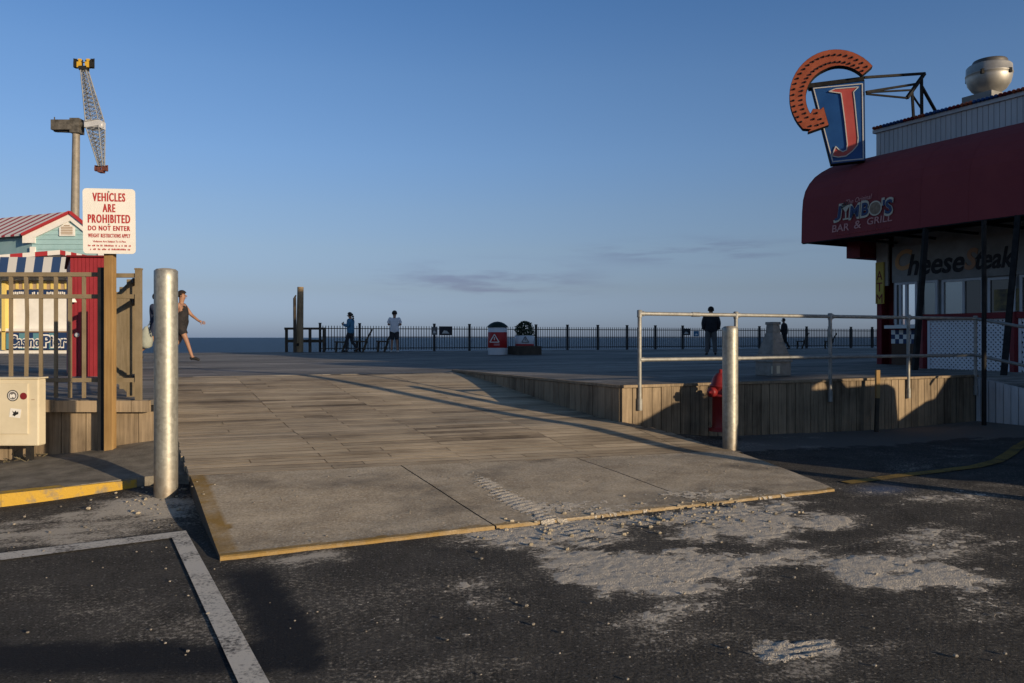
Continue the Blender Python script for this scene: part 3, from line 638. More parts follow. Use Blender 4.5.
mb = MB(); mb.bar(RE + FN * .05 + Vector((0, 0, -.75)), RE + FN * .05 + Vector((0, 0, .03)), .06, .06); mb.build('corner_post', M['bench_wood'], ww)
lw = skirt('timber_wall', 'low timber wall of wide sunlit boards under the tan metal fence', (-7.5, 7.6, 0), LE, lambda t: pw([(0, -.05), (.72, .08), (1, .24)], t), lambda t: DECK - .11, M['wall_wood'], bw=.245, out=(0, -1, 0))
mb = MB(); x = -7.5
while x < LE.x - .02:
    w = min(random.choice((.24, .49, .73)), LE.x - x); mb.obox((x + .003, 7.57, DECK - .105), (w - .006, 0, 0), (0, -.045, 0), (0, 0, .11 + random.uniform(-.004, .006)), rt()); x += w
mb.build('fascia_board', M['wall_wood'], lw)
lr = skirt('timber_wall', 'short timber wall running back along the left edge of the ramp', LE, W(-.04, 8.46, DECK), lambda t: lerp(.16, .55, t), lambda t: DECK, M['wall_wood'], out=U)

# left sidewalk with yellow kerb
mb = MB(); nU, nV = 40, 14; grid = []
kerb = [(-12.0, 1.8), (-7.0, 4.15), (-4.6, 5.32), (-3.79, 5.9), (-3.07, 6.50), (-2.86, 6.60), (-2.66, 6.56)]
def kerb_at(t):
    s_ = t * (len(kerb) - 1); i = min(int(s_), len(kerb) - 2); f_ = s_ - i; return Vector((lerp(kerb[i][0], kerb[i + 1][0], f_), lerp(kerb[i][1], kerb[i + 1][1], f_), 0))
for i in range(nU + 1):
    t = i / nU; k0 = kerb_at(t); k1 = Vector((lerp(-14, -3.22, t ** .6), 7.66, 0))
    for j in range(nV + 1):
        p = k0.lerp(k1, j / nV); zf = .085 + .03 * max(0, min(1, (p.x + 3.8) / 1.0)); zb_ = pw([(-20, .05), (-5, .06), (-4.4, .13), (-3.3, .28)], p.x)
        p.z = lerp(zf, zb_, j / nV) + .006 * (fbm(p.x * 2, p.y * 2, 1, 3) - .5); grid.append(p)
mb._add(grid, [[i * (nV + 1) + j, (i + 1) * (nV + 1) + j, (i + 1) * (nV + 1) + j + 1, i * (nV + 1) + j + 1] for i in range(nU) for j in range(nV)], None, True)
fr = [grid[i * (nV + 1)] for i in range(nU + 1)]
for p, q in zip(fr, fr[1:]): mb.quad(Vector((p.x, p.y, -.1)), Vector((q.x, q.y, -.1)), q, p)
tag(mb.build('sidewalk', mat('old grey pavement', (.13, .115, .09), (.27, .24, .19), rough=.92, scale=5, bump=.35, bscale=70, detail=9)), kind='structure')
mb = MB(); kp = [Vector((-12.0, 1.8, 0)), Vector((-7.0, 4.15, 0)), Vector((-4.6, 5.32, 0)), Vector((-3.79, 5.9, 0)), Vector((-3.07, 6.50, 0))]
pts = []
for p, q in zip(kp, kp[1:]):
    for k in range(12): pts.append(p.lerp(q, k / 12))
pts.append(kp[-1])
for i, (p, q) in enumerate(zip(pts, pts[1:])):
    d = (q - p).normalized(); n = Vector((-d.y, d.x, 0)); w0 = .004 * (fbm(i * .8, 0, 0, 3) - .5); w1 = .004 * (fbm((i + 1) * .8, 0, 0, 3) - .5)
    zt0 = .09 + .004 * fbm(i * .5, 3, 0, 2); zt1 = .09 + .004 * fbm((i + 1) * .5, 3, 0, 2)
    a = p - n * .035; b = q - n * .035
    mb.hexa([Vector((a.x, a.y, -.1)), Vector((b.x, b.y, -.1)), q + n * (.09 + w1) + Vector((0, 0, -.1)), p + n * (.09 + w0) + Vector((0, 0, -.1)),
             a + n * .012 + Vector((0, 0, zt0)), b + n * .012 + Vector((0, 0, zt1)), q + n * (.09 + w1) + Vector((0, 0, zt1 + .004)), p + n * (.09 + w0) + Vector((0, 0, zt0 + .004))])
tag(mb.build('kerb', mat('chipped yellow kerb paint', (.22, .18, .12), (.47, .29, .04), rough=.8, scale=9, lo=.38, hi=.52, bump=.5, bscale=40, detail=10)), kind='structure')

# painted lines
def paint_mat(name, c, under, cover=.45):
    m = bpy.data.materials.new(name); m.use_nodes = True; t = m.node_tree; p = t.nodes['Principled BSDF']; L = t.links.new
    p.inputs['Roughness'].default_value = .85; p.inputs['Specular IOR Level'].default_value = .15
    tcn = nd(t, 'ShaderNodeTexCoord'); n = nd(t, 'ShaderNodeTexNoise'); n.inputs['Scale'].default_value = 55; n.inputs['Detail'].default_value = 6; n.inputs['Roughness'].default_value = .7
    n2 = nd(t, 'ShaderNodeTexNoise'); n2.inputs['Scale'].default_value = 4; n2.inputs['Detail'].default_value = 5
    L(tcn.outputs['Object'], n.inputs['Vector']); L(tcn.outputs['Object'], n2.inputs['Vector'])
    a = nd(t, 'ShaderNodeMath', operation='MULTIPLY_ADD'); a.inputs[1].default_value = .7; L(n2.outputs['Fac'], a.inputs[0]); L(n.outputs['Fac'], a.inputs[2])
    r = nd(t, 'ShaderNodeMapRange'); r.inputs['From Min'].default_value = cover + .25; r.inputs['From Max'].default_value = cover + .45; L(a.outputs[0], r.inputs['Value'])
    mx = nd(t, 'ShaderNodeMixRGB'); mx.inputs['Color1'].default_value = (*under, 1); mx.inputs['Color2'].default_value = (*c, 1); L(r.outputs[0], mx.inputs['Fac']); L(mx.outputs[0], p.inputs['Base Color'])
    b = nd(t, 'ShaderNodeBump'); b.inputs['Strength'].default_value = .4; b.inputs['Distance'].default_value = .005; L(n.outputs['Fac'], b.inputs['Height']); L(b.outputs[0], p.inputs['Normal'])
    return m
M['line_white'] = paint_mat('worn white road paint', (.66, .61, .52), (.09, .085, .08), .40)
M['line_yellow'] = paint_mat('worn yellow road paint', (.27, .18, .05), (.05, .046, .04), .42)
def ribbon(name, pts_l, pts_r, m, sub=24, lift=.004):
    mb = MB(); L_, R_ = [], []
    for (p, q), (a, b) in zip(zip(pts_l, pts_l[1:]), zip(pts_r, pts_r[1:])):
        for k in range(sub): L_.append(p.lerp(q, k / sub)); R_.append(a.lerp(b, k / sub))
    L_.append(pts_l[-1]); R_.append(pts_r[-1])
    for l in L_ + R_: l.z = ground_z(l.x, l.y) + lift
    for i in range(len(L_) - 1): mb.quad(L_[i], R_[i], R_[i + 1], L_[i + 1])
    return tag(mb.build(name, m), kind='structure')
oc = G(186, 531); ic = G(172, 538.5); bl_ = G(238, 683); br_ = G(269, 683)
ext = lambda a, b, k: a + (b - a) * k
ribbon('road_line', [ic, ext(ic, bl_, 1.8)], [oc, ext(oc, br_, 1.8)], M['line_white'], 40)
l0 = G(0, 554); l1 = G(0, 561)
ribbon('road_line', [ext(ic, l1, 1.6), ic], [ext(oc, l0, 1.6), oc], M['line_white'], 40)
yl = [(846, 483), (872, 479.5), (900, 475.5), (945, 470.5), (975, 466.5), (997, 461), (1010, 453), (1019, 445), (1030, 438), (1060, 428)]
L_, R_ = [], []
for i, (u, v) in enumerate(yl):
    p = G(u, v); a = G(*yl[max(0, i - 1)]); b = G(*yl[min(len(yl) - 1, i + 1)]); d = (b - a).normalized(); n = Vector((-d.y, d.x, 0))
    L_.append(p + n * .06); R_.append(p - n * .06)
ribbon('road_line', L_, R_, M['line_yellow'], 6)

# pebbles and crumbs scattered on the asphalt and the apron
mb = MB()
def pebble(x, y, z, r):
    k = 6; vs = []
    for h, rr in ((-.5, .6), (.1, 1.0), (.7, .6)):
        for i in range(k):
            t = 2 * math.pi * i / k; q = r * rr * random.uniform(.75, 1.25); vs.append((x + q * math.cos(t), y + q * math.sin(t), z + r * h * .8))
    fs = [[j * k + i, j * k + (i + 1) % k, (j + 1) * k + (i + 1) % k, (j + 1) * k + i] for j in range(2) for i in range(k)] + [[2 * k + i for i in range(k)]]
    mb._add(vs, fs, rt())
for _ in range(430):
    m_ = random.random()
    if m_ < .42: u, v = random.uniform(590, 735), random.uniform(503, 524)
    elif m_ < .75: u, v = random.uniform(420, 1024), random.triangular(505, 683, 530)
    elif m_ < .86: u, v = random.uniform(0, 190), random.uniform(500, 560)
    else: u, v = random.uniform(0, 1024), random.uniform(560, 683)
    p = G(u, v)
    a, b = ab(p.x, p.y)
    if -.02 < a < 5.1 and .1 * (1 - a / 4.72) - .02 < b: continue
    r = random.choice((.003, .003, .004, .004, .005, .006, .010)) * random.uniform(.7, 1.2)
    pebble(p.x, p.y, ground_z(p.x, p.y) + r * .3, r)
for _ in range(150):
    a = random.uniform(.1, 4.9); b = random.uniform(0.14, 2.0)
    p = W(a, b, 0); pebble(p.x, p.y, ramp_z(a, b) + .002, random.choice((.003, .003, .004, .007)))
tag(mb.build('pebbles', wood_mat('pale stones', (.12, .105, .085), (.40, .36, .30), 0, (30, 30, 30))), kind='stuff')

# crumbs of broken concrete along the lip, and tyre tracks pressed into the sand
random.seed(17); mb = MB()
for _ in range(260):
    c_ = random.choice(((705, 508, 22, 4), (650, 516, 45, 6), (600, 526, 40, 7), (545, 532, 40, 9), (165, 505, 30, 6), (730, 512, 40, 10)))
    p = G(random.gauss(c_[0], c_[2]), random.gauss(c_[1], c_[3])); a, b = ab(p.x, p.y)
    on_slab = -.02 < a < 5.0 and b > .1 * (1 - a / 4.72)
    r = random.choice((.005, .007, .009, .012, .017)) * random.uniform(.7, 1.2)
    pebble(p.x, p.y, (ramp_z(a, b) if on_slab else ground_z(p.x, p.y)) + r * .25, r)
tag(mb.build('rubble', wood_mat('broken mortar', (.20, .17, .12), (.52, .45, .34), 0, (30, 30, 30))), kind='stuff')
# loose sand: a thin uneven layer lying on asphalt and apron, with tyre treads pressed into it
def tread(u0, v0, x, y):
    """height change of the pressed treads, metres"""
    if 745 < u0 < 855 and 634 < v0 < 670:
        k = math.exp(-(((u0 - 800) / 50) ** 4 + ((v0 - 651) / 13) ** 4))
        if u0 < 790: return -.007 * k * (1 if math.sin(x * 62 + y * 20) * math.sin(y * 75 - x * 12) > .1 else -.2)
        if u0 < 828: return -.007 * k * (1 if math.sin((y * .93 - x * .36) * 120) > .2 else -.2)
        return -.003 * k * (1 if fbm(x * 30, y * 30, 3, 2) > .5 else 0)
    ln = 480 + (u0 - 475) * .53
    k = math.exp(-((v0 - ln) / 8.0) ** 2) * (1 if 470 < u0 < 612 else 0)
    if k > .05: return .0035 * k * (1 if math.sin(x * 66 - y * 66) > 0 else -.6)
    return 0.0
st = .0135; X0, X1, Y0, Y1 = -.75, 3.95, 3.05, 6.75; nx2 = int((X1 - X0) / st); ny2 = int((Y1 - Y0) / st); vid = {}; vs = []; fs = []
def sand_z(x, y):
    a, b = ab(x, y); lip = .10 * (1 - a / 4.72)
    on = 0 < a < 4.75 and b > lip + .005
    base = ramp_z(a, b) if on else ground_z(x, y) - .004
    u0, v0 = proj(x, y, base)
    if on:
        ln = 480 + (u0 - 475) * .53; s_ = .95 * math.exp(-((v0 - ln) / 9.0) ** 2) * min(1, max(0, (u0 - 462) / 40)) * (1 if u0 < 640 else 0)
        s_ = max(s_, ell(u0, v0, 590, 508, 75, 8, .60), ell(u0, v0, 720, 494, 80, 6, .52)); s_ *= (.35 + 1.1 * fbm(x * 3, y * 3, 4, 5))
    else: s_ = sand_at(u0, v0, x, y)
    if s_ < .2: return None
    t = .0085 * (s_ - .62) + .0055 * (fbm(x * 14, y * 14, 41, 4) - .5) + .0042 * (fbm(x * 48, y * 48, 43, 3) - .5) + .6 * tread(u0, v0, x, y)
    if t < -.003: return None
    return base + min(t, .009) + (.003 if on else 0)
for j in range(ny2):
    for i in range(nx2):
        x = X0 + i * st; y = Y0 + j * st; z = sand_z(x, y)
        if z is not None: vid[(i, j)] = len(vs); vs.append((x, y, z))
for (i, j), k in vid.items():
    q = [k, vid.get((i + 1, j)), vid.get((i + 1, j + 1)), vid.get((i, j + 1))]
    if None not in q: fs.append(q)
sm = bpy.data.meshes.new('sand'); sm.from_pydata(vs, [], fs); sm.update(); sm.polygons.foreach_set('use_smooth', [True] * len(fs))
sm.materials.append(mat('loose pale sand', (.50, .445, .365), (.72, .655, .555), rough=.95, scale=55, detail=8, bump=.9, bscale=130, lo=.3, hi=.7, spec=.1))
so_ = bpy.data.objects.new('sand', sm); C.objects.link(so_); so_['kind'] = 'stuff'

# ------------------------------------------------------------------ bollards, posts, sign, hydrant
def bollard(px, y, r, ztop, zb, label):
    X = (px - CX) / F * y; root = thing('bollard', (X, y, zb), label, 'bollard', 'steel pipe bollards either side of the ramp')
    mb = MB(); n = 40; prof = []
    for k in range(30): prof.append((r, lerp(-.15, ztop - zb - .004, k / 29)))
    prof += [(r - .004, ztop - zb)]
    mb.lathe((X, y, zb), prof, n); mb.build('pipe', M['galv'], root)
    mb = MB(); mb.lathe((X, y, zb), [(r - .006, ztop - zb + .0005), (r * .8, ztop - zb + .010), (r * .4, ztop - zb + .016), (.005, ztop - zb + .018)], 24); mb.build('fill_cap', M['stone'], root)
    return root
bollard(166, 6.08, .086, H + (CY - 270.5) * 6.08 / F, .035, 'taller galvanised steel bollard beside the foot of the yellow kerb, in front of the walkers')
bollard(730.2, 8.42, .081, H + (CY - 327.5) * 8.42 / F, .04, 'shorter galvanised steel bollard standing in front of the red hydrant')

# sign post with regulatory plate
SP = P(110.2, 440, 7.5); root = thing('warning_sign', (SP.x, SP.y, .2), 'white metal warning plate with red capital lettering on a wooden post', 'sign')
mb = MB(); top_z = P(110, 205, 7.5).z
mb.cbox((SP.x, SP.y, (top_z + .1) / 2), (.041, 0, 0), (0, .041, 0), (0, 0, (top_z - .1) / 2), .6); mb.build('post', M['post_wood'], root, bevel=.006)
sr = Vector((1, .13, 0)).normalized(); sn = Vector((sr.y, -sr.x, 0)); su = Vector((-.01, 0, 1)).normalized()
cs = P(110, 221.5, 7.43) + sn * .02; hw, hh, rr = .232, .303, .035
poly = []
for cx_, cz_, a0 in ((hw - rr, hh - rr, 0), (-hw + rr, hh - rr, 90), (-hw + rr, -hh + rr, 180), (hw - rr, -hh + rr, 270)):
    for k in range(6): a = R(a0 + 18 * k); poly.append(cs + sr * (cx_ + rr * math.cos(a)) + su * (cz_ + rr * math.sin(a)))
mb = MB(); mb.prism(poly, -sn * .004); pl = mb.build('plate', M['sign_white'], root)
mb = MB(); sf = cs + sn * .002
for s_, dz, h_, w_, bo in (('VEHICLES', .223, .080, .285, .012), ('ARE', .122, .076, .108, .012), ('PROHIBITED', .022, .080, .37, .012), ('DO NOT ENTER', -.066, .046, .37, .02), ('WEIGHT RESTRICTIONS APPLY', -.135, .036, .37, .01)):
    put_text(mb, s_, sf + su * dz, sr, su, sn, h_, w_, bo, .01, spacing=1.2, fat=.032)
put_text(mb, 'Violators Are Subject To A Fine', sf + su * -.192, sr, su, sn, .025, .29, .02, .01)
random.seed(3)
for dz, w_ in ((-.228, .375), (-.262, .36)):      # two lines too small to read: rows of tiny strokes
    x = -w_ / 2
    while x < w_ / 2:
        l = random.uniform(.005, .012)
        if random.random() < .84: mb.obox(sf + sr * x + su * (dz - .008), sr * l, su * random.choice((.012, .016)), sn * .0006)
        x += l + .0035
mb.build('lettering', M['sign_red'], root)
for dz in (.274, -.030):
    mb = MB(); mb.lathe(sf + su * dz, [(.008, 0), (.008, .004), (.003, .006)], 8, sn); mb.build('bolt', M['galv'], root)
random.seed(11)

# hydrant
hx, hy = (720.5 - CX) / F * 9.55, 9.55; hz = .13
root = thing('fire_hydrant', (hx, hy, hz), 'red fire hydrant half hidden behind the bollard by the timber wall', 'hydrant')
mb = MB(); mb.lathe((hx, hy, hz), [(.14, 0), (.14, .03), (.105, .035), (.10, .05), (.095, .40), (.125, .41), (.125, .44), (.105, .445), (.105, .52), (.128, .53), (.128, .555), (.112, .56), (.105, .60), (.085, .65), (.05, .69), (.022, .70), (.022, .735), (.005, .74)], 26)
mb.build('barrel', M['hydrant'], root)
nx_, ny_ = Vector((-.8, -.6, 0)), Vector((.6, -.8, 0))
for d, r_, l_ in ((nx_, .05, .19), (-nx_, .05, .19), (ny_, .068, .17)):
    mb = MB(); mb.lathe(Vector((hx, hy, hz + .47)), [(r_ * .8, .06), (r_ * .8, l_ - .07), (r_ * 1.15, l_ - .065), (r_ * 1.15, l_ - .01), (r_ * .9, l_), (.016, l_ + .002), (.016, l_ + .025), (.004, l_ + .026)], 14, d); mb.build('outlet_cap', M['hydrant'], root)

# slim stake in front of the wall
p = P(876, 433, 10.95); root = thing('stake', (p.x, p.y, -.1), 'slim brown wooden stake standing alone before the sunlit timber wall', 'stake')
mb = MB(); mb.bar((p.x, p.y, -.15), (p.x + .02, p.y, P(876, 398, 10.95).z), .045, .045, tone=.1); mb.build('shaft', M['bench_wood'], root)  # dark wood colour paints the shaded lower part
mb = MB(); mb.bar((p.x + .02, p.y, P(876, 398, 10.95).z), (p.x + .022, p.y, P(876, 370, 10.95).z), .05, .05, tone=.95); mb.build('sun_painted_tip', M['post_wood'], root)  # brighter wood colour paints sunlight on the stake's top

# pipe railing along the front wall
root = thing('pipe_railing', (RC.x, RC.y, DECK), 'galvanised two-rail pipe railing fixed along the edge of the right hand deck', 'railing')
def rail_pt(px):
    r = (px - CX) / F; d = RE - RC; t = (r * RC.y - RC.x) / (d.x - r * d.y); p = RC + d * t; return p + oo * .055
RZ1, RZ2 = 1.535, .985
posts = [637, 733, 827, 905, 972]; pr = .024
for px in posts:
    p = rail_pt(px); mb = MB(); mb.tube((p.x, p.y, DECK - .27), (p.x, p.y, RZ1), pr, n=12); mb.tube((p.x, p.y, DECK - .27), (p.x, p.y, DECK - .13), pr + .009, n=12)
    mb.lathe((p.x, p.y, RZ1 - .045), [(pr + .007, 0), (pr + .007, .085), (pr * .8, .09)], 12); mb.build('post', M['pipe'], root)
for z in (RZ1, RZ2):
    mb = MB(); a = rail_pt(posts[0]); b = rail_pt(posts[-1]); mb.tube((a.x, a.y, z), (b.x, b.y, z), pr, n=12)
    e = b + FW * 2.6
    mb.tube((b.x, b.y, z), (e.x, e.y, z - .5), pr, n=12)
    if z == RZ1:
        c = rail_pt(693); dd_ = (b - a).normalized(); mb.tube(c - dd_ * .06 + Vector((0, 0, z)) - Vector((0, 0, c.z)), c + dd_ * .06 + Vector((0, 0, z - c.z)), pr + .006, n=12)
    for px in posts[:-1]:
        q = rail_pt(px); q2 = q + (b - a).normalized() * .06; mb.tube((q.x, q.y, z), (q2.x, q2.y, z), pr + .007, n=12)
    mb.build('rail', M['pipe'], root)

# concrete pedestal on the deck
pc = P(773, 376, 12.55); root = thing('concrete_pedestal', (pc.x, pc.y, DECK), 'grey tapering concrete pedestal on a square block behind the pipe railing', 'pedestal')
def frustum(mb, c, w0, w1, z0, z1, rot=.45, tone=None):
    vs = []
    for w, z in ((w0, z0), (w1, z1)):
        for k in range(4): a = rot + R(45 + 90 * k); vs.append(Vector((c.x + w * .7071 * math.cos(a), c.y + w * .7071 * math.sin(a), z)))
    mb.hexa(vs, tone)
mb = MB(); frustum(mb, pc, .38, .38, DECK, DECK + .22); mb.build('base_block', M['stone'], root, bevel=.012)
mb = MB(); frustum(mb, pc, .43, .36, DECK + .22, DECK + .34); frustum(mb, pc, .34, .16, DECK + .34, DECK + .68); frustum(mb, pc, .16, .145, DECK + .68, DECK + .80); frustum(mb, pc, .17, .17, DECK + .80, DECK + .845); mb.build('shaft', M['stone'], root, bevel=.008)
mb = MB(); mb.cbox(pc + Vector((-.03, -.215, .10)) + Vector((0, 0, 0)) - Vector((0, 0, pc.z - DECK)), Vector((.07, .03, 0)), Vector((-.004, .008, 0)), (0, 0, .06)); mb.build('socket_plate', M['cream'], root)

# ------------------------------------------------------------------ left fence, box, receding fence
FY = 7.63
root = thing('metal_fence', ((40 - CX) / F * FY, FY, DECK), 'tan metal picket fence on the low sunlit timber wall', 'fence')
def fx(px, Y=FY): return (px - CX) / F * Y
def fz(py, Y=FY): return H + (CY - py) / F * Y
for py, px0, px1 in ((274.5, -140, 98), (296.5, -140, 98), (380, -140, 98), (275.5, 113, 138), (296.5, 113, 138), (380, 113, 138)):
    mb = MB(); mb.obox((fx(px0), FY - .02, fz(py) - .02), (fx(px1) - fx(px0), 0, 0), (0, .04, 0), (0, 0, .04)); mb.build('rail', M['tan_metal'], root)
for i, px in enumerate([-112, -97, -82, -67, -52, -37, -20, -4, 11, 26, 41, 56, 70, 84]):
    mb = MB(); a = Vector((fx(px), FY, fz(398 if px < 80 else 398))); b = Vector((fx(px), FY, fz(276.5)))
    if px == 26:
        mid = Vector((fx(28.5), FY - .02, fz(315))); mb.bar(a, mid, .026, .026, (0, 1, 0)); mb.bar(mid, b, .026, .026, (0, 1, 0))
    else: mb.bar(a, b, .027, .027, (0, 1, 0))
    mb.build('picket', M['tan_metal'], root)
mb = MB(); mb.obox((fx(136.4), FY - .032, DECK), (.05, 0, 0), (0, .05, 0), (0, 0, fz(270) - DECK)); mb.obox((fx(136.4) - .004, FY - .036, fz(270)), (.058, 0, 0), (0, .058, 0), (0, 0, .016)); mb.build('end_post', M['tan_metal'], root)
mb = MB(); mb.obox((fx(97.6, FY - .12), FY - .12, .12), (.068, 0, 0), (0, .068, 0), (0, 0, fz(268.5) - .12)); mb.build('black_post', M['black_metal'], root)
# receding leaf
GD = Vector((-.484, .875, 0)); g0 = Vector((fx(134.2), FY + .03, 0))
root = thing('metal_fence', (g0.x, g0.y, DECK), 'tan metal fence running away along the left edge of the ramp, seen nearly end-on', 'fence')
for z in (1.80, 1.60, .86):
    mb = MB(); mb.bar(g0 + Vector((0, 0, z)), g0 + GD * 4.4 + Vector((0, 0, z)), .05, .045); mb.build('rail', M['bench_wood'], root)
for s_ in (.5, 1.9, 3.05, 4.4):
    p = g0 + GD * s_; mb = MB(); mb.bar(Vector((p.x, p.y, DECK)), Vector((p.x, p.y, 1.84)), .085, .06, (0, 1, 0)); mb.build('fence_post', M['tan_metal'], root)
s_ = .15
while s_ < 4.3:
    p = g0 + GD * s_ + Vector((-.035, 0, 0)); mb = MB(); mb.bar(Vector((p.x, p.y, DECK + .03)), Vector((p.x, p.y, 1.80)), .018, .018, (0, 1, 0)); mb.build('picket', M['tan_metal'], root); s_ += .23

# cream utility cabinet
BY = 7.30
bx1 = fx(38.6, BY); bx0 = bx1 - 1.1
zt_, zb_ = fz(379, BY), fz(446, BY)
root = thing('utility_box', ((bx0 + bx1) / 2, BY, zb_), 'cream metal utility cabinet with round stickers against the timber wall', 'cabinet')
mb = MB(); mb.obox((bx0, BY, zb_), (bx1 - bx0, 0, 0), (0, .12, 0), (0, 0, zt_ - zb_)); mb.build('housing', M['cream'], root, bevel=.012)
mb = MB(); mb.obox((bx0 + .03, BY - .012, zb_ + .11), (bx1 - .12 - bx0, 0, 0), (0, .011, 0), (0, 0, zt_ - zb_ - .15)); mb.build('door', M['cream'], root, bevel=.006)
mb = MB(); mb.obox((bx0 - .01, BY - .02, zt_ + .001), (bx1 - bx0 + .02, 0, 0), (0, .16, 0), (0, 0, .015)); mb.build('lid', M['cream'], root, bevel=.004)
def disc(name, px, py, r, m, d=.002, n=20, sy=1.0):
    mb = MB(); c = Vector((fx(px, BY), BY - .013, fz(py, BY))); mb.lathe(c, [(r, 0), (r, d)], n, (0, -1, 0)); return mb.build(name, m, root)
disc('sticker', 13.7, 395.5, .052, M['cloth_dark']); disc('sticker', 13.7, 395.5, .043, M['sign_white'], .003); disc('sticker', 13.7, 395.5, .036, M['cloth_grey'], .004)
mb = MB(); put_text(mb, 'OOn', Vector((fx(13.7, BY), BY - .0178, fz(395.8, BY))), (1, 0, 0), (0, 0, 1), (0, -1, 0), .03, .045, .06, .01) if False else mb.prism([Vector((fx(13.7, BY) + x * .011, BY - .0175, fz(395.5, BY) + z * .011)) for x, z in ((-2.4, -1.6), (-1, -2.2), (0, -1), (1.2, -2), (2.3, -1.2), (2, .8), (.6, 1.6), (-.4, .6), (-2, 1.4))], (0, -.001, 0)); mb.build('sticker_mark', M['sign_white'], root)
disc('sticker', 24.4, 396, .032, M['dark_red'])
mb = MB(); c = Vector((fx(16.2, BY), BY - .013, fz(413, BY))); sx_ = Vector((.05, 0, -.006)); sz_ = Vector((.006, 0, .04)); mb.obox(c - sx_ - sz_, sx_ * 2, sz_ * 2, (0, -.002, 0)); mb.build('sticker', M['sign_white'], root)
mb = MB(); mb.prism([c + sx_ * x + sz_ * z + Vector((0, -.0025, 0)) for x, z in ((-.6, .5), (-.3, -.1), (-.45, -.5), (0, -.7), (.2, -.4), (.6, -.1), (.5, .5), (.25, .2), (.05, .6), (-.2, .15))], (0, -.001, 0)); mb.build('sticker_mark', M['black_metal'], root)
mb = MB(); mb.obox((fx(31.5, BY), BY - .0015, fz(400, BY)), (.03, 0, 0), (0, -.002, 0), (0, 0, .008)); mb.build('lock', M['tan'], root)
# dry vine tangle and legs below the cabinet
for dx in (.08, .95):
    mb = MB(); mb.obox((bx0 + dx, BY + .05, -.05), (.05, 0, 0), (0, .05, 0), (0, 0, zb_ + .05)); mb.build('foot', M['dark_steel'], root)
mb = MB(); random.seed(5)
for k in range(16):
    x = fx(random.uniform(-3, 28), BY + .1); p = Vector((x, BY + random.uniform(.05, .3), .06))
    for j in range(4):
        q = p + Vector((random.uniform(-.09, .09), random.uniform(-.03, .03), random.uniform(-.02, .05))); q.z = min(max(q.z, .07), zb_ - .01); mb.tube(p, q, .004, n=5); p = q
tag(mb.build('dry_vine', mat('dry stems', (.10, .08, .05), (.2, .17, .1), rough=.9)), 'tangle of dry brown vine stems under the cream cabinet', 'vine')

# ------------------------------------------------------------------ red shed, candy kiosk, teal house, ride tower (left)
sy = 12.3
x0, x1 = fx(70, sy), fx(104.8, sy); zt_ = fz(257, sy)
root = thing('red_shed', ((x0 + x1) / 2, sy, DECK), 'narrow red board shed behind the metal fence, with a round white handle', 'shed')
mb = MB(); k = 9; dshed = Vector((-.90, 1.5, 0))
for i in range(k):
    a = lerp(x0, x1, i / k); b = lerp(x0, x1, (i + 1) / k)
    mb.obox((a + .004, sy, DECK), (b - a - .008, 0, 0), (0, .03, 0), (0, 0, zt_ - DECK - .004))
mb.hexa([Vector((x0, sy + .012, DECK)), Vector((x1, sy + .012, DECK)), Vector((x1, sy + .012, DECK)) + dshed, Vector((x0, sy + .012, DECK)) + dshed, Vector((x0, sy + .012, zt_ - .01)), Vector((x1, sy + .012, zt_ - .01)), Vector((x1, sy + .012, zt_ - .06)) + dshed, Vector((x0, sy + .012, zt_ - .06)) + dshed])
mb.build('wall', M['red_wall'], root)
mb = MB(); mb.hexa([Vector((x0 - .03, sy - .05, zt_)), Vector((x1 + .03, sy - .05, zt_ - .004)), Vector((x1 + .03, sy, zt_ - .06)) + dshed, Vector((x0 - .03, sy, zt_ - .06)) + dshed, Vector((x0 - .03, sy - .05, zt_ + .025)), Vector((x1 + .03, sy - .05, zt_ + .02)), Vector((x1 + .03, sy, zt_ - .035)) + dshed, Vector((x0 - .03, sy, zt_ - .035)) + dshed]); mb.build('roof', M['dark_red'], root)
mb = MB(); mb.lathe((fx(77.3, sy), sy - .002, fz(335, sy)), [(.036, 0), (.036, .02), (.02, .03)], 14, (0, -1, 0)); mb.build('handle', M['light_steel'], root)
mb = MB(); mb.lathe((fx(76.5, sy), sy - .10, fz(301, sy)), [(.02, .05), (.03, .03), (.055, -.02), (.052, -.024)], 14); mb.bar((fx(76.5, sy), sy, fz(297.5, sy)), (fx(76.5, sy), sy - .1, fz(297.5, sy)), .015, .015); mb.build('lamp_shade', M['white'], root)

ky = 31.5
def KP(px, py, Y=ky): return P(px, py, Y)
root = thing('candy_kiosk', KP(40, 353), 'white kiosk with blue and white striped awning and a lettered banner', 'kiosk')
def slab(mb, u0, v0, u1, v1, Y, th, tone=None):
    a = P(u0, v1, Y); b = P(u1, v0, Y); mb.obox((a.x, Y, a.z), (b.x - a.x, 0, 0), (0, th, 0), (0, 0, b.z - a.z), tone)
mb = MB(); slab(mb, -60, 262, 96, 354, ky + .3, .2); slab(mb, -60, 262, 62, 354, ky + .5, 3.0); mb.build('wall', M['white'], root)
mb = MB(); slab(mb, -60, 328.5, 97, 331, ky + .1, .2); slab(mb, -60, 350, 97, 353.5, ky + .2, .1); slab(mb, -60, 275, 97, 280, ky + .1, .2); mb.build('counter_trim', M['white'], root)
mb = MB(); slab(mb, -60, 331.2, 97, 332.2, ky + .05, .25)
mb.build('counter', M['tan'], root)
mb = MB(); slab(mb, 1.5, 281, 5, 350, ky + .05, .25); mb.build('corner_post', M['yellow_pale'], root)
mb = MB(); slab(mb, 13, 280.5, 97, 289.5, ky + .12, .1); mb.build('valance', M['tan'], root)
for k in range(13):
    mb = MB(); u = 15.5 + k * 7; slab(mb, u, 281.5, u + 2.6, 289, ky + .08, .03); mb.build('valance_stripe', M['yellow_pale'], root)
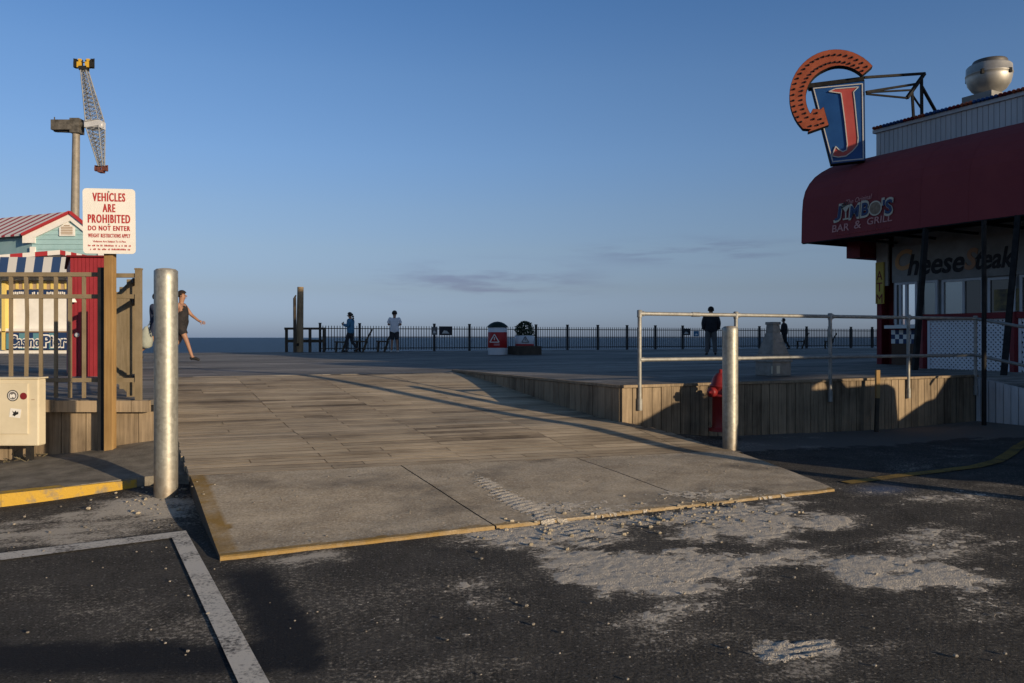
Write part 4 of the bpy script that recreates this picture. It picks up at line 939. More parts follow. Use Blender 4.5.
mb = MB(); slab(mb, 7, 290, 97, 295, ky + .1, .05); mb.build('name_board', M['navy'], root)
random.seed(21); mb = MB(); u = 13
while u < 100:                      # faded small lettering, unreadable at this distance
    w = random.uniform(1.0, 1.8); v = 291.5 + random.uniform(0, .8)
    if random.random() < .8: slab(mb, u, v, u + w * .8, v + 2.4, ky + .07, .02)
    u += w + .5
tag(mb.build('lettering', M['white'], root), kind='stuff')
mb = MB(); slab(mb, 6, 332.6, 71, 349.5, ky + .04, .1); bn = mb.build('banner', M['navy'], root)
for u0, u1 in ((6, 12), (19, 29), (33, 42), (49, 56)):
    mb = MB(); slab(mb, u0, 333.2, u1, 349, ky + .03, .02); mb.build('banner_stripe', mat('banner teal', (.10, .24, .28), rough=.6), bn)
def kt(word, u0, u1, v0, v1, shear=0.0):
    c = P((u0 + u1) / 2, (v0 + v1) / 2, ky); w = (u1 - u0) / F * ky; h = (v1 - v0) / F * ky
    mb = MB(); put_text(mb, word, c + Vector((0, .015, 0)), (1, 0, 0), (0, 0, 1), (0, -1, 0), h * 1.12, w * 1.05, .07, .006, shear); mb.build('banner_outline', M['white'], bn)
    mb = MB(); put_text(mb, word, c + Vector((0, -.01, 0)), (1, 0, 0), (0, 0, 1), (0, -1, 0), h * .88, w, .012, .006, shear); mb.build('banner_lettering', M['navy'], bn)
kt('Casino', 10, 40, 335, 347.5); kt('Pier', 43.5, 67, 335, 347.5)
aw = MB(); aw2 = MB(); wst = 8.75; u = -62.0; k = 0
while u < 94:
    a = P(u - 1.5, 275, ky - .9); b = P(u + wst - 1.5, 275, ky - .9); c = P(u + wst + 1, 257, ky + .25); d = P(u + 1, 257, ky + .25)
    (aw if k % 2 else aw2).prism([a, b, c, d], (0, .03, -.03)); u += wst; k += 1
awo = aw.build('awning', M['awn_blue'], root); aw2.build('awning_stripe', M['awn_white'], awo)
mb = MB(); apx = P(60, 250, ky + .6); le_ = P(-40, 258, ky + .6); re_ = P(104, 258.5, ky + .6)
n_ = 14
for k in range(n_):
    for (e0, e1) in ((le_, apx), (apx, re_)):
        pass
st1 = MB(); st2 = MB()
for seg, (e0, e1) in enumerate(((le_, apx), (apx, re_))):
    for k in range(8):
        p = e0.lerp(e1, k / 8); q = e0.lerp(e1, (k + 1) / 8); (st1 if k % 2 else st2).prism([p, q, q + Vector((-1.25, 2.4, .0)), p + Vector((-1.25, 2.4, .0))], (0, 0, -.18))
ro = st1.build('roof', M['roof_white'], root); st2.build('roof_stripe', M['roof_red'], ro)

# teal house
hy = 40.0; root = thing('teal_house', P(70, 350, hy), 'teal clapboard house with white trim and a red and white striped metal roof', 'house')
RD = Vector((-.91, .42, 0)); apex = P(71.5, 213.5, hy); eL = P(24, 236, hy); eR = P(108, 243, hy); wl = P(32, 300, hy); wr = P(103.5, 300, hy)
slopeL = (apex - eL); slopeR = (apex - eR)
def on(e, x): t = (x - e.x) / (apex.x - e.x); return e.z + (apex.z - e.z) * t
mb = MB(); zrow = DECK; hrow = .24
sidz = [DECK + hrow * k for k in range(26)]
pts_w = [Vector((wl.x, hy, DECK)), Vector((wr.x, hy, DECK)), Vector((wr.x, hy, on(eR, wr.x))), Vector((apex.x, hy, apex.z)), Vector((wl.x, hy, on(eL, wl.x)))]
mb.prism(pts_w, RD * 9); 
for z in sidz:                      # clapboard courses as thin wedges
    if z + .05 > apex.z - .3: break
    x0 = wl.x if z < on(eL, wl.x) else eL.x + (z + .25 - eL.z) / (apex.z - eL.z) * (apex.x - eL.x)
    x1 = wr.x if z < on(eR, wr.x) else eR.x - (z + .25 - eR.z) / (apex.z - eR.z) * (eR.x - apex.x)
    if x1 - x0 < .2: continue
    mb.hexa([Vector((x0, hy - .04, z)), Vector((x1, hy - .04, z)), Vector((x1, hy - .002, z)), Vector((x0, hy - .002, z)), Vector((x0, hy - .01, z + hrow - .01)), Vector((x1, hy - .01, z + hrow - .01)), Vector((x1, hy - .002, z + hrow - .01)), Vector((x0, hy - .002, z + hrow - .01))])
mb.build('wall', M['teal'], root)
mb = MB()
for e in (eL, eR):
    a = e + Vector((0, -.14, -.02)); b = apex + Vector((0, -.14, -.02)); dn = Vector((0, 0, -.36))
    mb.prism([a, b, b + dn, a + dn], (0, .12, 0))
mb.prism([eL + Vector((0, -.13, -.36)), eL + Vector((.62, -.13, -.36)), eL + Vector((.62, -.13, -.05 + .15)), eL + Vector((0, -.13, -.05))], (0, .1, 0))
mb.cbox(Vector((wl.x + .08, hy - .06, 4.4)), (.13, 0, 0), (0, .05, 0), (0, 0, 1.4)); mb.cbox(Vector((wr.x - .1, hy - .06, 4.2)), (.13, 0, 0), (0, .05, 0), (0, 0, 1.6))
mb.build('trim', M['white'], root)
st1 = MB(); st2 = MB(); nst = 26
for k in range(nst):
    p = RD * (9.5 * (k + (.0 if k % 2 else .22)) / nst - .2); q = RD * (9.5 * (k + (1.22 if k % 2 else 1)) / nst - .2); o3 = Vector((0, -.16, 0))
    (st1 if k % 2 else st2).prism([eL + p + o3, apex + p + o3, apex + q + o3, eL + q + o3], (0, 0, .08))
    (st1 if k % 2 else st2).prism([apex + p + o3, eR + p + o3, eR + q + o3, apex + q + o3], (0, 0, .08))
ro = st1.build('roof', M['roof_white'], root); st2.build('roof_stripe', M['roof_red'], ro)
mb = MB(); mb.bar(eL + Vector((0, -.2, .05)), apex + Vector((0, -.2, .05)), .1, .12); mb.bar(eR + Vector((0, -.2, .05)), apex + Vector((0, -.2, .05)), .1, .12); mb.build('rake_edge', M['roof_red'], root)
mb = MB(); v0 = P(59.5, 236, hy - .07); v1 = P(75, 221.5, hy - .07); vx = (v0.x + v1.x) / 2
mb.prism([Vector((v0.x, hy - .05, v0.z)), Vector((v1.x, hy - .05, v0.z)), Vector((v1.x, hy - .05, v1.z - .3)), Vector((vx, hy - .05, v1.z)), Vector((v0.x, hy - .05, v1.z - .3))], (0, -.05, 0)); ve = mb.build('vent', M['white'], root)
mb = MB(); n_ = 6
for k in range(n_):
    z = lerp(v0.z + .08, v1.z - .15, k / n_); w = (v1.x - v0.x) / 2 - .1; w *= 1 if z < v1.z - .3 else .5
    mb.obox((vx - w, hy - .115, z), (2 * w, 0, 0), (0, .02, 0), (0, 0, .05))
mb.build('louver', M['tan'], ve)

# ride tower far off
ty = 120.0; root = thing('ride_tower', P(74, 345, ty) - Vector((0, 0, 0)), 'tall thrill ride mast with a rotating lattice arm and two seat pods', 'ride')
mb = MB(); a = P(73.2, 352, ty); b = P(76.2, 130, ty); mb.tube(a, b, .72, .52, 16); mb.build('mast', M['grey_steel'], root)
mb = MB()
p0 = P(54.5, 124.5, ty); p1 = P(86, 127, ty)
mb.cbox(P(64, 126, ty), (1.5, 0, 0), (0, .9, 0), (0, 0, .75)); mb.bar(P(54.5, 121, ty), P(84, 123, ty), .25, .3); mb.bar(P(54.5, 131, ty), P(76, 132, ty), .5, .25)
for u in (54.5, 58, 62, 66, 70): mb.bar(P(u, 117 if u < 55 else 121, ty), P(u, 131, ty), .12, .12)
mb.cbox(P(77, 126.5, ty), (.7, 0, 0), (0, .8, 0), (0, 0, 1.1)); mb.tube(P(78, 125, ty), P(87, 124.5, ty), .5, .5, 10); mb.build('machine_deck', mat('grimy ride steel', (.05, .046, .04), (.13, .12, .105), rough=.8, scale=1.5), root)
mb = MB(); mb.cbox(P(95, 125, ty), (1.15, 0, 0), (0, .9, 0), (0, 0, .55)); mb.lathe(P(101, 125.5, ty), [(.45, -.5), (.5, .2), (.2, .35)], 12, (1, 0, 0)); mb.tube(P(86, 124, ty), P(96, 124.5, ty), .7, .7, 12); mb.build('hub', M['light_steel'], root)
mb = MB()
def truss(q0, q1, w0, w1, n):
    d = (q1 - q0); ax = d.normalized(); sd = Vector((ax.z, 0, -ax.x)); dp = Vector((0, 1, 0)); prev = None
    for k in range(n + 1):
        c = q0.lerp(q1, k / n); w = lerp(w0, w1, k / n)
        cs_ = [c + sd * w + dp * w, c - sd * w + dp * w, c - sd * w - dp * w, c + sd * w - dp * w]
        if prev:
            for i in range(4): mb.tube(prev[i], cs_[i], .095, n=5, cap=False); mb.tube(prev[i], cs_[(i + 1) % 4], .05, n=4, cap=False); mb.tube(prev[(i + 1) % 4], cs_[i], .05, n=4, cap=False)
        for i in range(4): mb.tube(cs_[i], cs_[(i + 1) % 4], .055, n=4, cap=False)
        prev = cs_
truss(P(95, 122, ty), P(84.3, 70, ty), .95, .38, 12); truss(P(95.5, 128, ty), P(101.5, 166, ty), .95, .32, 9); mb.build('arm', M['arm_steel'], root)
for (u, v, m_) in ((84, 63.5, M['seat_yellow']), (101.3, 168.3, M['pod_red'])):
    mb = MB(); k = 1 if v < 100 else .62
    mb.bar(P(u - 10 * k, v + 3.6 * k, ty), P(u + 10 * k, v + 3.6 * k, ty), .22, .2); mb.bar(P(u - 10 * k, v - 1 * k, ty), P(u + 10 * k, v - 1 * k, ty), .12, .12)
    for du in (-10, -6.3, -1.5, 1.8, 6.3, 10): mb.bar(P(u + du * k, v + 3.8 * k, ty), P(u + du * k, v - (5 if abs(du) > 9 else 3.6) * k, ty), .13, .13)
    mb.cbox(P(u, v + 5.2 * k, ty), (.55 * k, 0, 0), (0, .5, 0), (0, 0, .3 * k)); pod = mb.build('seat_pod', M['dark_steel'] if v < 100 else M['pod_red'], root)
    for du in (-8.2, -4.2, 4.0, 8.0):
        mb = MB(); w = .30 if abs(du) < 6 else .2
        mb.cbox(P(u + du * k, v + 1.6 * k, ty), (w * k, 0, 0), (0, .35, 0), (0, 0, .42 * k)); mb.cbox(P(u + du * k, v - 2.6 * k, ty + .3), (w * .8 * k, 0, 0), (0, .12, 0), (0, 0, .30 * k)); mb.build('seat', m_ if abs(du) < 6 or v > 100 else M['dark_steel'], pod)

# ------------------------------------------------------------------ diner on the right
F0 = Vector((8.25, 18.0, 0)); ROOF = 5.91
def fp(s_, o, z): return F0 + FW * s_ + FN * o + Vector((0, 0, z))
BL = 12.5; BD = 6.5
root = thing('diner_building', (F0.x, F0.y, DECK), 'boardwalk diner with maroon barrel awning, steel siding and shaded windows', 'building')
def fbox(mb, s0, s1, o0, o1, z0, z1, tone=None): mb.obox(fp(s0, o0, z0), FW * (s1 - s0), FN * (o1 - o0), Vector((0, 0, z1 - z0)), tone)
# pixel -> s on the facade plane offset o
def s_of(px, o=0.0):
    r = (px - CX) / F; b = F0 + FN * o; return (r * b.y - b.x) / (FW.x - r * FW.y)
def z_of(py, s_, o=0.0): y = (F0 + FN * o + FW * s_).y; return H + (CY - py) / F * y
mb = MB(); fbox(mb, 0, BL, -BD, -.25, DECK, 5.3); fbox(mb, .5, BL, -.25, 0, DECK, 1.55); fbox(mb, 0, .12, -.25, 0, DECK, 5.3)
mb.build('wall', M['dark_red'], root)
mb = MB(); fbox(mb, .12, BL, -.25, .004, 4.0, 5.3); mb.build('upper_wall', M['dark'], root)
# corrugated parapet with cap
mb = MB(); s_ = 0.0
while s_ < BL:
    fbox(mb, s_ + .006, s_ + .104, -.05, .026, 5.28, ROOF - .05); fbox(mb, s_, s_ + .006, -.05, .014, 5.28, ROOF - .05); fbox(mb, s_ + .104, s_ + .11, -.05, .014, 5.28, ROOF - .05); s_ += .11
fbox(mb, 0, .012, -BD, -.05, 5.28, ROOF - .05); mb.build('parapet', M['siding'], root)
mb = MB(); fbox(mb, -.06, BL, -.09, .07, ROOF - .048, ROOF + .03); mb.build('parapet_cap', M['siding'], root)
mb = MB(); fbox(mb, -.02, BL, -.05, .03, ROOF + .032, ROOF + .10); tr = mb.build('light_tray', M['dark_steel'], root)
s_ = .0; cols = [M['orange'], M['blue_sign'], M['blue_sign'], M['dark_red']]; k = 0; proto = None
while s_ < 6.2:
    mb = MB(); c = fp(s_, .05, ROOF + .06); mb.lathe(c, [(.012, 0), (.034, .02), (.04, .05), (.028, .08), (.006, .09)], 8, FN); mb.build('bulb', cols[(k // 3) % 4], tr); s_ += .085; k += 1
mb = MB(); fbox(mb, .0, BL, -BD, -.09, ROOF - .5, ROOF - .45); mb.build('roof', M['dark'], root)
# awning
prof = [(1.90, 3.32), (1.89, 3.7), (1.88, 4.0), (1.85, 4.27), (1.78, 4.47), (1.65, 4.65), (1.48, 4.81), (1.27, 4.94), (1.0, 5.07), (.69, 5.18), (.35, 5.26), (0.03, 5.30)]
mb = MB(); S0, S1 = -.46, BL; nS = 40
for k in range(nS):
    a, b = lerp(S0, S1, k / nS), lerp(S0, S1, (k + 1) / nS)
    for (o0, z0), (o1, z1) in zip(prof, prof[1:]):
        sag = -.008 * math.sin(k * 2.1)
        mb._add([fp(a, o0, z0), fp(b, o0, z0), fp(b, o1, z1), fp(a, o1, z1)], [[0, 1, 2, 3]], None, True)
endp = [fp(S0, o, z) for o, z in prof] + [fp(S0, .03, 3.32)]
mb.poly(endp[::-1]); mb.poly([fp(S1, o, z) for o, z in prof] + [fp(S1, .03, 3.32)])
awn = mb.build('awning', M['maroon'], root)
for k in range(15):
    sk = S0 + .012 + k * .93; mb = MB()
    for (o0, z0), (o1, z1) in zip(prof, prof[1:]):
        n0 = Vector((0, 0, 0)) + FN * (z1 - z0) + Vector((0, 0, o0 - o1)); n0.normalize()
        mb.hexa([fp(sk, o0, z0) - n0 * .004, fp(sk + .012, o0, z0) - n0 * .004, fp(sk + .012, o1, z1) - n0 * .004, fp(sk, o1, z1) - n0 * .004] + [fp(sk, o0, z0) + n0 * .003, fp(sk + .012, o0, z0) + n0 * .003, fp(sk + .012, o1, z1) + n0 * .003, fp(sk, o1, z1) + n0 * .003])
    mb.build('seam', M['maroon'], awn)
mb = MB()
fbox(mb, S0 + .02, S1, 1.84, 1.895, 3.30, 3.36); fbox(mb, S0 + .02, S1, .9, .95, 3.36, 3.42)
for k in range(14): fbox(mb, S0 + .05 + k * .9, S0 + .10 + k * .9, .03, 1.84, 3.31, 3.36)
mb.build('awning_frame', M['dark_steel'], root)
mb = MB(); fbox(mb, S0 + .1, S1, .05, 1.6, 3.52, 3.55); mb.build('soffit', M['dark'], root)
# lower return of the awning round the corner
mb = MB(); mb.prism([fp(-.02, .55, 3.30), fp(-.02, .55, 3.04), fp(-.02, -2.4, 3.04), fp(-.02, -2.4, 3.5), fp(-.02, .55, 3.5)], FW * -.35); mb.build('corner_awning', M['dark_red'], root)
# posts leaning out
for (pt_, pb_) in (((926, 1.86, 3.31), (915, 370.5, 14.7)), ((1018, 1.86, 3.31), (1003, 377, 12.6)), ((1085, 1.86, 3.31), None)):
    s_ = s_of(pt_[0], pt_[1]); a = fp(s_, pt_[1], pt_[2]); b = P(pb_[0], pb_[1], pb_[2]) if pb_ else fp(s_, 2.3, DECK); b.z = DECK if pb_ and pb_[0] < 1000 else b.z - .1
    mb = MB(); mb.bar(b, a, .085, .085); mb.build('awning_post', M['dark_steel'], root)
# awning lettering
def at_(px, z, o=1.905): s_ = s_of(px, o); return fp(s_, o, z)
def zat(px, py, o=1.905): s_ = s_of(px, o); return z_of(py, s_, o)
def awtext(word, px0, px1, py, h, m, bold=.0, dz=0, lift=0.0, shear=0.1, name='awning_lettering', rise=0.0):
    o = 1.907 + lift; a = at_(px0, 0, o); b = at_(px1, 0, o); w = (b - a).length; pc_ = (px0 + px1) / 2; z = zat(pc_, py, o) + dz
    zl = zat(px0, py, o); 
    rv = (FW + Vector((0, 0, rise))).normalized()
    mb = MB(); c = (a + b) / 2; c.z = z; put_text(mb, word, c, rv, (0, 0, 1), FN, h, w, bold, .01, shear); return mb.build(name, m, awn)
for word, a, b, py, h, rise in (('J', 834, 842.5, 213.3, .34, .02), ('M', 849, 860, 211.3, .29, .02), ('B', 860.5, 869, 209, .31, .02), ("'S", 882, 893, 206.5, .34, .02)):
    awtext(word, a - .5, b + .5, py, h + .04, M['logo_pale'], .03, 0, 0.0, .1, 'logo_outline', rise)
    awtext(word, a + .7, b - .7, py, h - .05, M['navy'], .03, 0, .006, .1, 'logo_lettering', rise)
mb = MB(); c = at_(845.8, zat(845.8, 212), 1.908)             # cocktail glass in place of a letter
def lg(x, z, l=0.0): return c + FW * x + Vector((0, 0, z)) + FN * l
for pts in (((-.11, .14), (.11, .14), (.0, -.02)), ((-.015, .0), (.015, .0), (.015, -.13), (-.015, -.13)), ((-.07, -.13), (.07, -.13), (.07, -.16), (-.07, -.16))): mb.prism([lg(x, z) for x, z in pts], FN * .006)
mb.build('logo_glass', M['logo_pale'], awn)
mb = MB()
for ang in (20, 60, 100, 140, 175): mb.prism([lg(0, .12, .008), lg(.12 * math.cos(R(ang)), .12 + .1 * math.sin(R(ang)), .008), lg(.1 * math.cos(R(ang + 16)), .10 + .1 * math.sin(R(ang + 16)), .008)], FN * .004)
mb.build('logo_leaf', M['dark_green'], awn)
c = at_(875.3, zat(875.3, 208.2), 1.907); mb = MB(); mb.lathe(c, [(.150, 0), (.150, .006)], 24, FN); mb.build('logo_ring', M['logo_pale'], awn)
mb = MB(); mb.lathe(c + FN * .004, [(.122, 0), (.122, .006)], 24, FN); mb.build('logo_ball', mat('brown ball', (.20, .14, .09), (.3, .22, .15), rough=.7, scale=20), awn)
awtext('The Original', 846, 872, 200, .13, M['pink_line'], .0, 0, 0, .25, rise=.06)
awtext('BAR', 832, 849, 227.8, .15, M['pink_line'], .01); awtext('&', 854, 861, 224.5, .16, M['pink_line'], .01); awtext('GRILL', 867, 892, 219.5, .14, M['pink_line'], .01, rise=.02)
random.seed(9); mb = MB(); s_a, s_b = s_of(835, 1.9), s_of(889, 1.9); s_ = s_a
while s_ < s_b:
    l = random.uniform(.02, .06); z = lerp(z_of(235.5, s_a, 1.9), z_of(227.5, s_b, 1.9), (s_ - s_a) / (s_b - s_a)); mb.obox(fp(s_, 1.905, z - .012), FW * l, Vector((0, 0, .022)), FN * .003); s_ += l + .015
mb.build('faded_line', M['dark_red'] if False else mat('dull red print', (.30, .05, .05), rough=.8), awn)
# shopfront: pilaster, sign band, windows
mb = MB(); fbox(mb, s_of(878), s_of(889.5), .002, .06, 1.95 + .45, 3.45); mb.build('pilaster', mat('aged cream board', (.30, .29, .26), (.38, .36, .32), rough=.7, scale=3), root)
mb = MB(); s0, s1 = s_of(893.5), s_of(1016); fbox(mb, s0, BL - .3, .006, .05, z_of(283, s0) , z_of(247.5, s0)); band = mb.build('sign_band', M['grey_wall'], root)
def bandtext(word, px0, px1, py, h, m, o=.055, bold=.02, shear=.25):
    a = fp(s_of(px0), o, 0); b = fp(s_of(px1), o, 0); c = (a + b) / 2; c.z = z_of(py, s_of((px0 + px1) / 2)); mb = MB(); put_text(mb, word, c, FW, (0, 0, 1), FN, h, (b - a).length, bold, .01, shear); mb.build('band_lettering', m, band)
bandtext('C', 897, 914, 260, .46, M['orange'] if False else mat('faded orange lettering', (.48, .27, .13), rough=.7), .06, .03)
bandtext('heese', 909, 966, 263, .46, M['cloth_dark'], .058, .02)
bandtext('S', 966, 980, 259, .44, mat('faded brown lettering', (.36, .20, .12), rough=.7), .06, .03); bandtext('teak', 977, 1016, 258, .42, M['cloth_dark'], .058, .02)
M['frame'] = mat('pale window frame', (.42, .43, .44), (.50, .51, .52), rough=.5, scale=4)
def window(px0, px1, py0, py1, splits, panes, o=.0):
    s0, s1 = s_of(px0), s_of(px1); sm_ = (s0 + s1) / 2; z1 = z_of(py0, s0); z0 = z_of(py1, s0); t = .05
    mb = MB(); fbox(mb, s0, s1, o, o + .05, z1 - t, z1); fbox(mb, s0, s1, o, o + .06, z0, z0 + t); edges = [s0 + t / 2] + [s_of(p) for p in splits] + [s1 - t / 2]
    for e in edges: fbox(mb, e - t / 2, e + t / 2, o + .002, o + .052, z0 + t, z1 - t)
    fr_ = mb.build('window', M['frame'], root)
    for (a, b), pm in zip(zip(edges, edges[1:]), panes):
        mb = MB(); fbox(mb, a + t / 2, b - t / 2, o + .012, o + .02, z0 + t, z1 - t); mb.build('pane', pm, fr_)
G_, MG = M['glass'], M['sky_mirror']
window(896, 918.5, 283, 327, [901.5, 907.5], [G_, MG, MG]); window(922, 939, 281, 321, [], [mat('dim glass', (.19, .21, .215), rough=.15, metal=.7)]); window(943, 985, 280, 321, [965], [mat('hazy glass', (.30, .32, .32), rough=.25, metal=.8), G_]); window(989, 1017, 278, 321, [], [G_]); window(1021, 1075, 275, 321, [1045], [G_, G_])
mb = MB(); mb.obox(fp(s_of(995), .03, z_of(311, s_of(995))), FW * .5, Vector((0, 0, .42)), FN * .006); mb.build('menu_poster', mat('food poster', (.05, .045, .04), (.26, .20, .07), rough=.5, scale=5), root)
mb = MB(); fbox(mb, s_of(893.5), BL - .3, -.24, -.006, 1.56, 3.95); mb.build('shopfront', M['grey_wall'], root)
# chequered counter front
ck = (MB(), MB()); a, b = s_of(893), s_of(917); n_ = 6; zc1, zc0 = z_of(330, a), z_of(343.5, a)
for i in range(n_):
    for j in range(3):
        fbox(ck[(i + j) % 2], lerp(a, b, i / n_), lerp(a, b, (i + 1) / n_), .035, .06, lerp(zc0, zc1, j / 3), lerp(zc0, zc1, (j + 1) / 3))
cw = ck[0].build('chequer_panel', M['white'], root); ck[1].build('chequer_square', M['navy'], cw)
mb = MB(); fbox(mb, a, b, .01, .05, DECK, zc0 - .004); mb.build('counter_front', mat('brown board', (.10, .06, .04), rough=.8), root)
mb = MB(); fbox(mb, a, b + .3, .05, .3, zc1 + .03, zc1 + .1); mb.build('counter_shelf', M['white'], root)

# ATM sign on the corner
s0, s1 = s_of(878.5), s_of(886.5); o = .062; z1, z0 = z_of(263, s0), z_of(304, s0)
ar = fp((s0 + s1) / 2, o, (z0 + z1) / 2); root2 = thing('atm_sign', ar, 'narrow yellow upright ATM sign on the corner of the diner', 'sign')
mb = MB(); fbox(mb, s0, s1, o, o + .04, z0, z1); mb.build('panel', M['atm_yellow'], root2)
for ch, py in (('A', 276), ('T', 287.5), ('M', 299)):
    mb = MB(); put_text(mb, ch, fp((s0 + s1) / 2, o + .042, z_of(py, s0)), FW, (0, 0, 1), FN, .2, .15, .0, .01); mb.build('letter', M['dark_red'], root2)

# lattice fence of the patio
def lattice(root, a, b, z0, z1, pitch, m, out, strip=.038):
    """diagonal strips between two ground points"""
    mb = MB(); d = Vector((b.x - a.x, b.y - a.y, 0)); L = d.length; d.normalize(); Hh = z1 - z0
    def pt(x, z, o): return Vector((a.x, a.y, 0)) + d * x + Vector((0, 0, z0 + z)) + out * o
    for sgn, off in ((1, 0), (-1, .009)):
        k = -Hh
        while k < L + Hh:
            # line x = k + sgn*z, clip to [0,L]x[0,H]
            zs = [max(0.0, min(Hh, (xx - k) * sgn)) for xx in (0, L)]; za, zb2 = min(zs), max(zs)
            if sgn == 1: za, zb2 = max(0, -k), min(Hh, L - k)
            else: za, zb2 = max(0, k - L), min(Hh, k)
            if zb2 - za > .02:
                p = pt(k + sgn * za, za, off); q = pt(k + sgn * zb2, zb2, off); mb.bar(p, q, .006, strip, up=out.cross(q - p))
            k += pitch
    mb.build('lattice_panel', m, root)
la = P(928.5, 369, 15.35); la.z = 0; lb = P(1011, 371.5, 13.9); lb.z = 0
dl = (lb - la).normalized(); lo_ = Vector((dl.y, -dl.x, 0))
if lo_.y > 0: lo_ = -lo_
root3 = thing('lattice_fence', (la.x, la.y, DECK), 'white diagonal lattice fence in a dark red frame below the diner windows', 'fence')
zt2 = 1.58
lattice(root3, la, lb, DECK + .01, zt2, .085, M['lattice_white'], lo_, .036)
le2 = lb + dl * 2.6
lattice(root3, lb + dl * .16, le2, DECK + .01, zt2, .17, M['lattice_white'], lo_, .05)
mb = MB(); mb.bar(la - dl * .18 + Vector((0, 0, zt2 + .06)), le2 + Vector((0, 0, zt2 + .06)), .12, .11); mb.build('top_rail', M['dark_red'], root3)
for p in (la - dl * .09, lb + dl * .08, le2):
    mb = MB(); mb.bar(p + Vector((0, 0, DECK - .0)), p + Vector((0, 0, zt2 + .12)), .13, .13, (0, 1, 0)); mb.build('frame_post', M['dark_red'], root3)
mb = MB()
for p in (la + dl * .02, lb - dl * .02, lb + dl * .17): mb.bar(p + lo_ * .02 + Vector((0, 0, DECK)), p + lo_ * .02 + Vector((0, 0, zt2)), .05, .012, lo_)
mb.build('lattice_trim', M['lattice_white'], root3)
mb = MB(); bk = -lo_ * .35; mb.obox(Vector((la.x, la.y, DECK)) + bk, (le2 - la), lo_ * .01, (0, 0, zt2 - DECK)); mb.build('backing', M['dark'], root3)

# thin dark pole in front of the white wall
p = P(984, 421, 11.55); q = Vector((p.x, p.y, 3.0)); root4 = thing('support_pole', (p.x, p.y, -.05), 'thin dark steel pole in front of the white board wall', 'pole')
mb = MB(); mb.tube((p.x, p.y, -.12), (p.x, p.y, 2.95), .032, n=10); mb.build('shaft', M['dark_steel'], root4)
mb = MB(); mb.cbox((p.x, p.y, -.04), (.07, 0, 0), (0, .07, 0), (0, 0, .008)); mb.build('foot_plate', M['dark_steel'], root4)

# exhaust fan
fc = P(989, 96, 17.6); fc.z = ROOF - .1
root5 = thing('exhaust_fan', fc, 'spun aluminium mushroom exhaust fan on the diner roof', 'fan')
mb = MB(); mb.cbox(fc + Vector((-.08, 0, .34)), FW * .33, FN * .33, (0, 0, .44)); mb.build('curb', M['grey_wall'], root5)
zf = lambda py: H + (CY - py - 1.5) / F * 17.6
mb = MB(); mb.lathe(Vector((fc.x, fc.y, 0)), [(.22, zf(93)), (.25, zf(91.5)), (.34, zf(88.5)), (.42, zf(83)), (.452, zf(77)), (.457, zf(74.2)), (.468, zf(73.8)), (.468, zf(73.2)), (.455, zf(72.8)), (.45, zf(66)), (.42, zf(64.5)), (.34, zf(64)), (.33, zf(63))], 36); bo = mb.build('bowl', M['alu'], root5)
mb = MB(); mb.lathe(Vector((fc.x + .02, fc.y, 0)), [(.345, zf(64)), (.345, zf(60.5)), (.33, zf(59.5)), (.25, zf(58.6)), (.01, zf(58.2))], 30); mb.build('cap', mat('dull dark aluminium', (.12, .11, .10), rough=.5, metal=.5), root5)
for a in (0.6, 2.2, 3.9, 5.2):
    mb = MB(); c = Vector((fc.x + .458 * math.cos(a), fc.y + .458 * math.sin(a), zf(74.5))); mb.cbox(c, (.03, 0, 0), (0, .03, 0), (0, 0, .05)); mb.build('latch', M['dark_steel'], root5)

# letter sign with curved bulb arrow
jy = 16.9; JE = Vector((.947, -.32, 0)); JN = Vector((-.32, -.947, 0)); JB = P(838, 120, jy)
def jp(px, py, o=0.0):
    """point on the sign's own plane (o towards the viewer), from its outline as seen"""
    r = Vector(((px - CX) / F, 1, (CY - py) / F)); o_ = Vector((0, 0, H)); base = JB + JN * o; t = (base - o_).dot(JN) / r.dot(JN); return o_ + r * t
root6 = thing('letter_sign', (JB.x, JB.y, jp(850, 163).z), 'blue tapered rooftop sign with a big red J and curved orange bulb arrow', 'sign')
face = [(811, 85.5), (864.5, 80.5), (865.5, 160.5), (831, 164.5)]
mb = MB(); mb.prism([jp(*p) for p in face], -JN * .24); bx = mb.build('cabinet', M['dark_steel'], root6)
mb = MB(); mb.prism([jp(*p, .0) for p in ((811.6, 86.3), (863.8, 81.4), (864.9, 160), (831.6, 163.8))], JN * .008); mb.build('face', M['blue_sign'], root6)
mb = MB()
def jline(pts, w, o, close=True):
    n = len(pts); w2 = w / F * jy / 2
    for i in range(n if close else n - 1):
        a = jp(*pts[i], o); b = jp(*pts[(i + 1) % n], o); d = (b - a).normalized(); s2 = d.cross(JN).normalized() * w2
        mb.prism([a - s2 - d * w2 * .6, b - s2 + d * w2 * .6, b + s2 + d * w2 * .6, a + s2 - d * w2 * .6], JN * .01)
jline([(813.6, 88.4), (862.3, 83.8), (863.4, 158.8), (832.7, 161.7)], 1.0, .009)
JL = [(829, 91.5), (835, 88.9), (858.5, 86.9), (853.5, 92), (854.6, 100), (858.2, 138), (857.6, 145), (852.5, 151), (846, 156), (838, 157.3), (832, 155.8), (835.7, 146.5), (839, 149.8), (843, 151.7), (846.5, 150), (847.4, 144.5), (845, 122), (842, 99), (841, 93.2)]
jline(JL, .9, .022); mb.build('outline', M['pale_line'], root6)
mb = MB(); mb.prism([jp(*p, .010) for p in JL], JN * .01); mb.build('letter', M['letter_red'], root6)
mb = MB(); mb.prism([jp(*p, .03) for p in ((807, 83.6), (863.5, 76.4), (864.5, 80.4), (809, 87.6))], -JN * .28); mb.build('top_beam', M['dark_steel'], root6)
